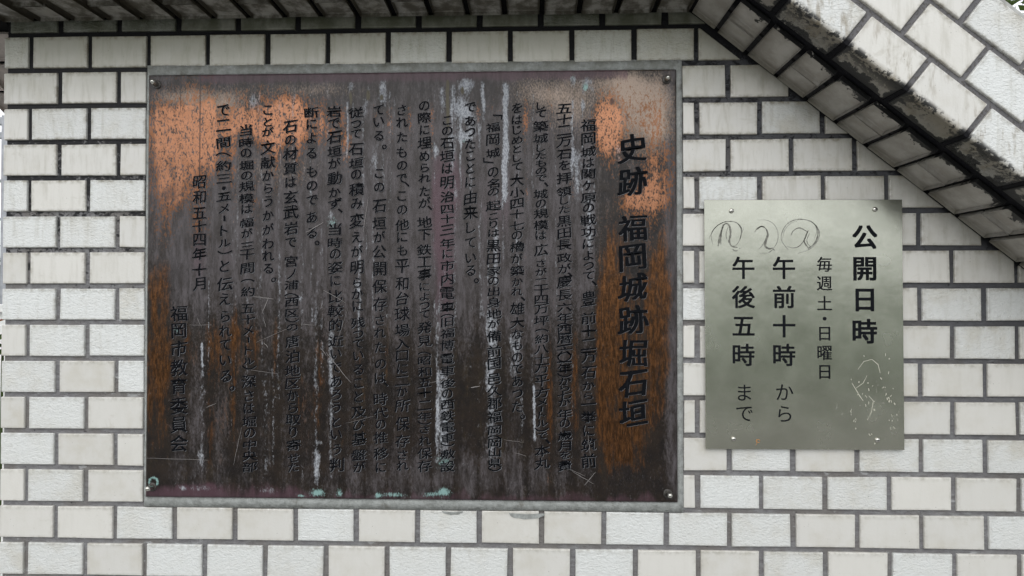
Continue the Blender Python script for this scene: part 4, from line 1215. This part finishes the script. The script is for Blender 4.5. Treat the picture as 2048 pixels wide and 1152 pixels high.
def leafmat(name, a, b):
    g = G(name, rough=0.55, spec=0.4)
    g.col(g.mix(g.ss(g.noi(g.pos(), 6, 3), .35, .65), a, b))
    tr = g.n('ShaderNodeBsdfTranslucent'); mx = g.n('ShaderNodeMixShader'); mx.inputs[0].default_value = 0.3
    tr.inputs['Color'].default_value = (b[0] * 1.4, b[1] * 1.6, b[2], 1)
    out = [x for x in g.t.nodes if x.type == 'OUTPUT_MATERIAL'][0]
    g.t.links.new(g.b.outputs[0], mx.inputs[1]); g.t.links.new(tr.outputs[0], mx.inputs[2]); g.t.links.new(mx.outputs[0], out.inputs[0])
    return g.m
LEAF = leafmat('leaf_green', (0.035, 0.06, 0.015), (0.075, 0.11, 0.03))
LEAFD = leafmat('leaf_dark', (0.018, 0.028, 0.012), (0.04, 0.055, 0.02))
BARK = plain('bark_brown', (0.10, 0.075, 0.055), 0.9)
hedge = root('clipped_hedge', (-3.6, 3.5, GROUND), 'dark clipped hedge behind the low white wall', 'hedge')
vs, fs = [], []
box(vs, fs, -6.2, -2.1, 3.35, 3.75, GROUND, 0.72)
link('branches', mesh('branches', vs, fs), hedge, LEAFD)
link('foliage', leafy('foliage', 9000, -4.1, 3.55, -0.15, 2.5, 0.36, 1.15, 0.07, 4, 400), hedge, LEAFD)

hb = root('garden_hedge', (1.5, -7.5, GROUND), 'green garden hedge across the path, mirrored as a green tint in the steel sign', 'hedge')
vs, fs = [], []
box(vs, fs, -9, 14, -8.0, -7.3, GROUND, 0.78)
LEAFG = leafmat('leaf_bright', (0.05, 0.10, 0.025), (0.10, 0.17, 0.045))
link('branches', mesh('branches', vs, fs), hb, LEAFG)
link('foliage', leafy('foliage', 16000, 2.5, -7.6, 0.0, 11.5, 0.5, 1.05, 0.11, 14, 900), hb, LEAFG)

def tree(loc, h, crown, n, label, seed, size=0.12):
    t = root('broadleaf_tree', loc, label, 'tree')
    rs = random.Random(seed); vs, fs = [], []
    p = Vector(loc); r = 0.11
    cc = Vector(crown[:3])
    for k in range(6):
        q = Vector(loc).lerp(Vector((cc.x, cc.y, cc.z - crown[5] * .3)), (k + 1) / 6) + Vector((rs.uniform(-.05, .05), rs.uniform(-.05, .05), 0))
        tube(vs, fs, p, q, r, r * .87, 10); p = q; r *= .87
    link('trunk', mesh('trunk', vs, fs, smooth=True), t, BARK)
    vs, fs = [], []
    for k in range(16):
        a = rs.uniform(0, 6.28); b = rs.uniform(-.2, 1.2)
        st = Vector(loc).lerp(cc, rs.uniform(.7, .98))
        e = cc + Vector((math.cos(a) * math.cos(b) * crown[3], math.sin(a) * math.cos(b) * crown[4], math.sin(b) * crown[5])) * .85
        m_ = st.lerp(e, .5) + Vector((0, 0, -.08))
        tube(vs, fs, st, m_, .035, .02, 6); tube(vs, fs, m_, e, .02, .006, 6)
    link('limbs', mesh('limbs', vs, fs), t, BARK)
    link('crown', leafy('crown', n, *crown, size, seed + 1, 60), t, LEAF)
tree((7.4, 5.6, GROUND), 5, (7.2, 5.2, 4.95, 1.5, 1.5, 1.35), 3600, 'green broadleaf tree whose leaves show over the top right corner of the beam', 21, 0.15)

fl = root('flowering_plant', (-0.66, 0.53, GROUND), 'thin stemmed plant with an orange flower just past the left end of the wall', 'plant')
vs, fs = [], []
for k in range(3):
    tube(vs, fs, (-0.66 + k * .01, 0.53, GROUND), (-0.645 + k * .004, 0.52 + .01 * k, 0.385), 0.005, 0.003, 6)
link('stem', mesh('stem', vs, fs), fl, LEAF)
link('leaves', leafy('leaves', 60, -0.648, 0.52, 0.33, 0.016, 0.02, 0.05, 0.03, 9, 6), fl, LEAF)
vs, fs = [], []
for k in range(14):
    a = k * 2.4; rr = 0.007 + 0.0010 * k
    i = len(vs); c0 = Vector((-0.630, 0.52, 0.398))
    d1 = Vector((math.cos(a), math.sin(a), .5)).normalized(); d2 = d1.cross(Vector((0, 0, 1))).normalized()
    vs += [tuple(c0), tuple(c0 + d1 * rr * .7 + d2 * rr * .4), tuple(c0 + d1 * rr * 1.2), tuple(c0 + d1 * rr * .7 - d2 * rr * .4)]
    fs += [(i, i + 1, i + 2, i + 3)]
link('petals', mesh('petals', vs, fs), fl, plain('petal_orange', (0.65, 0.22, 0.08), 0.6))
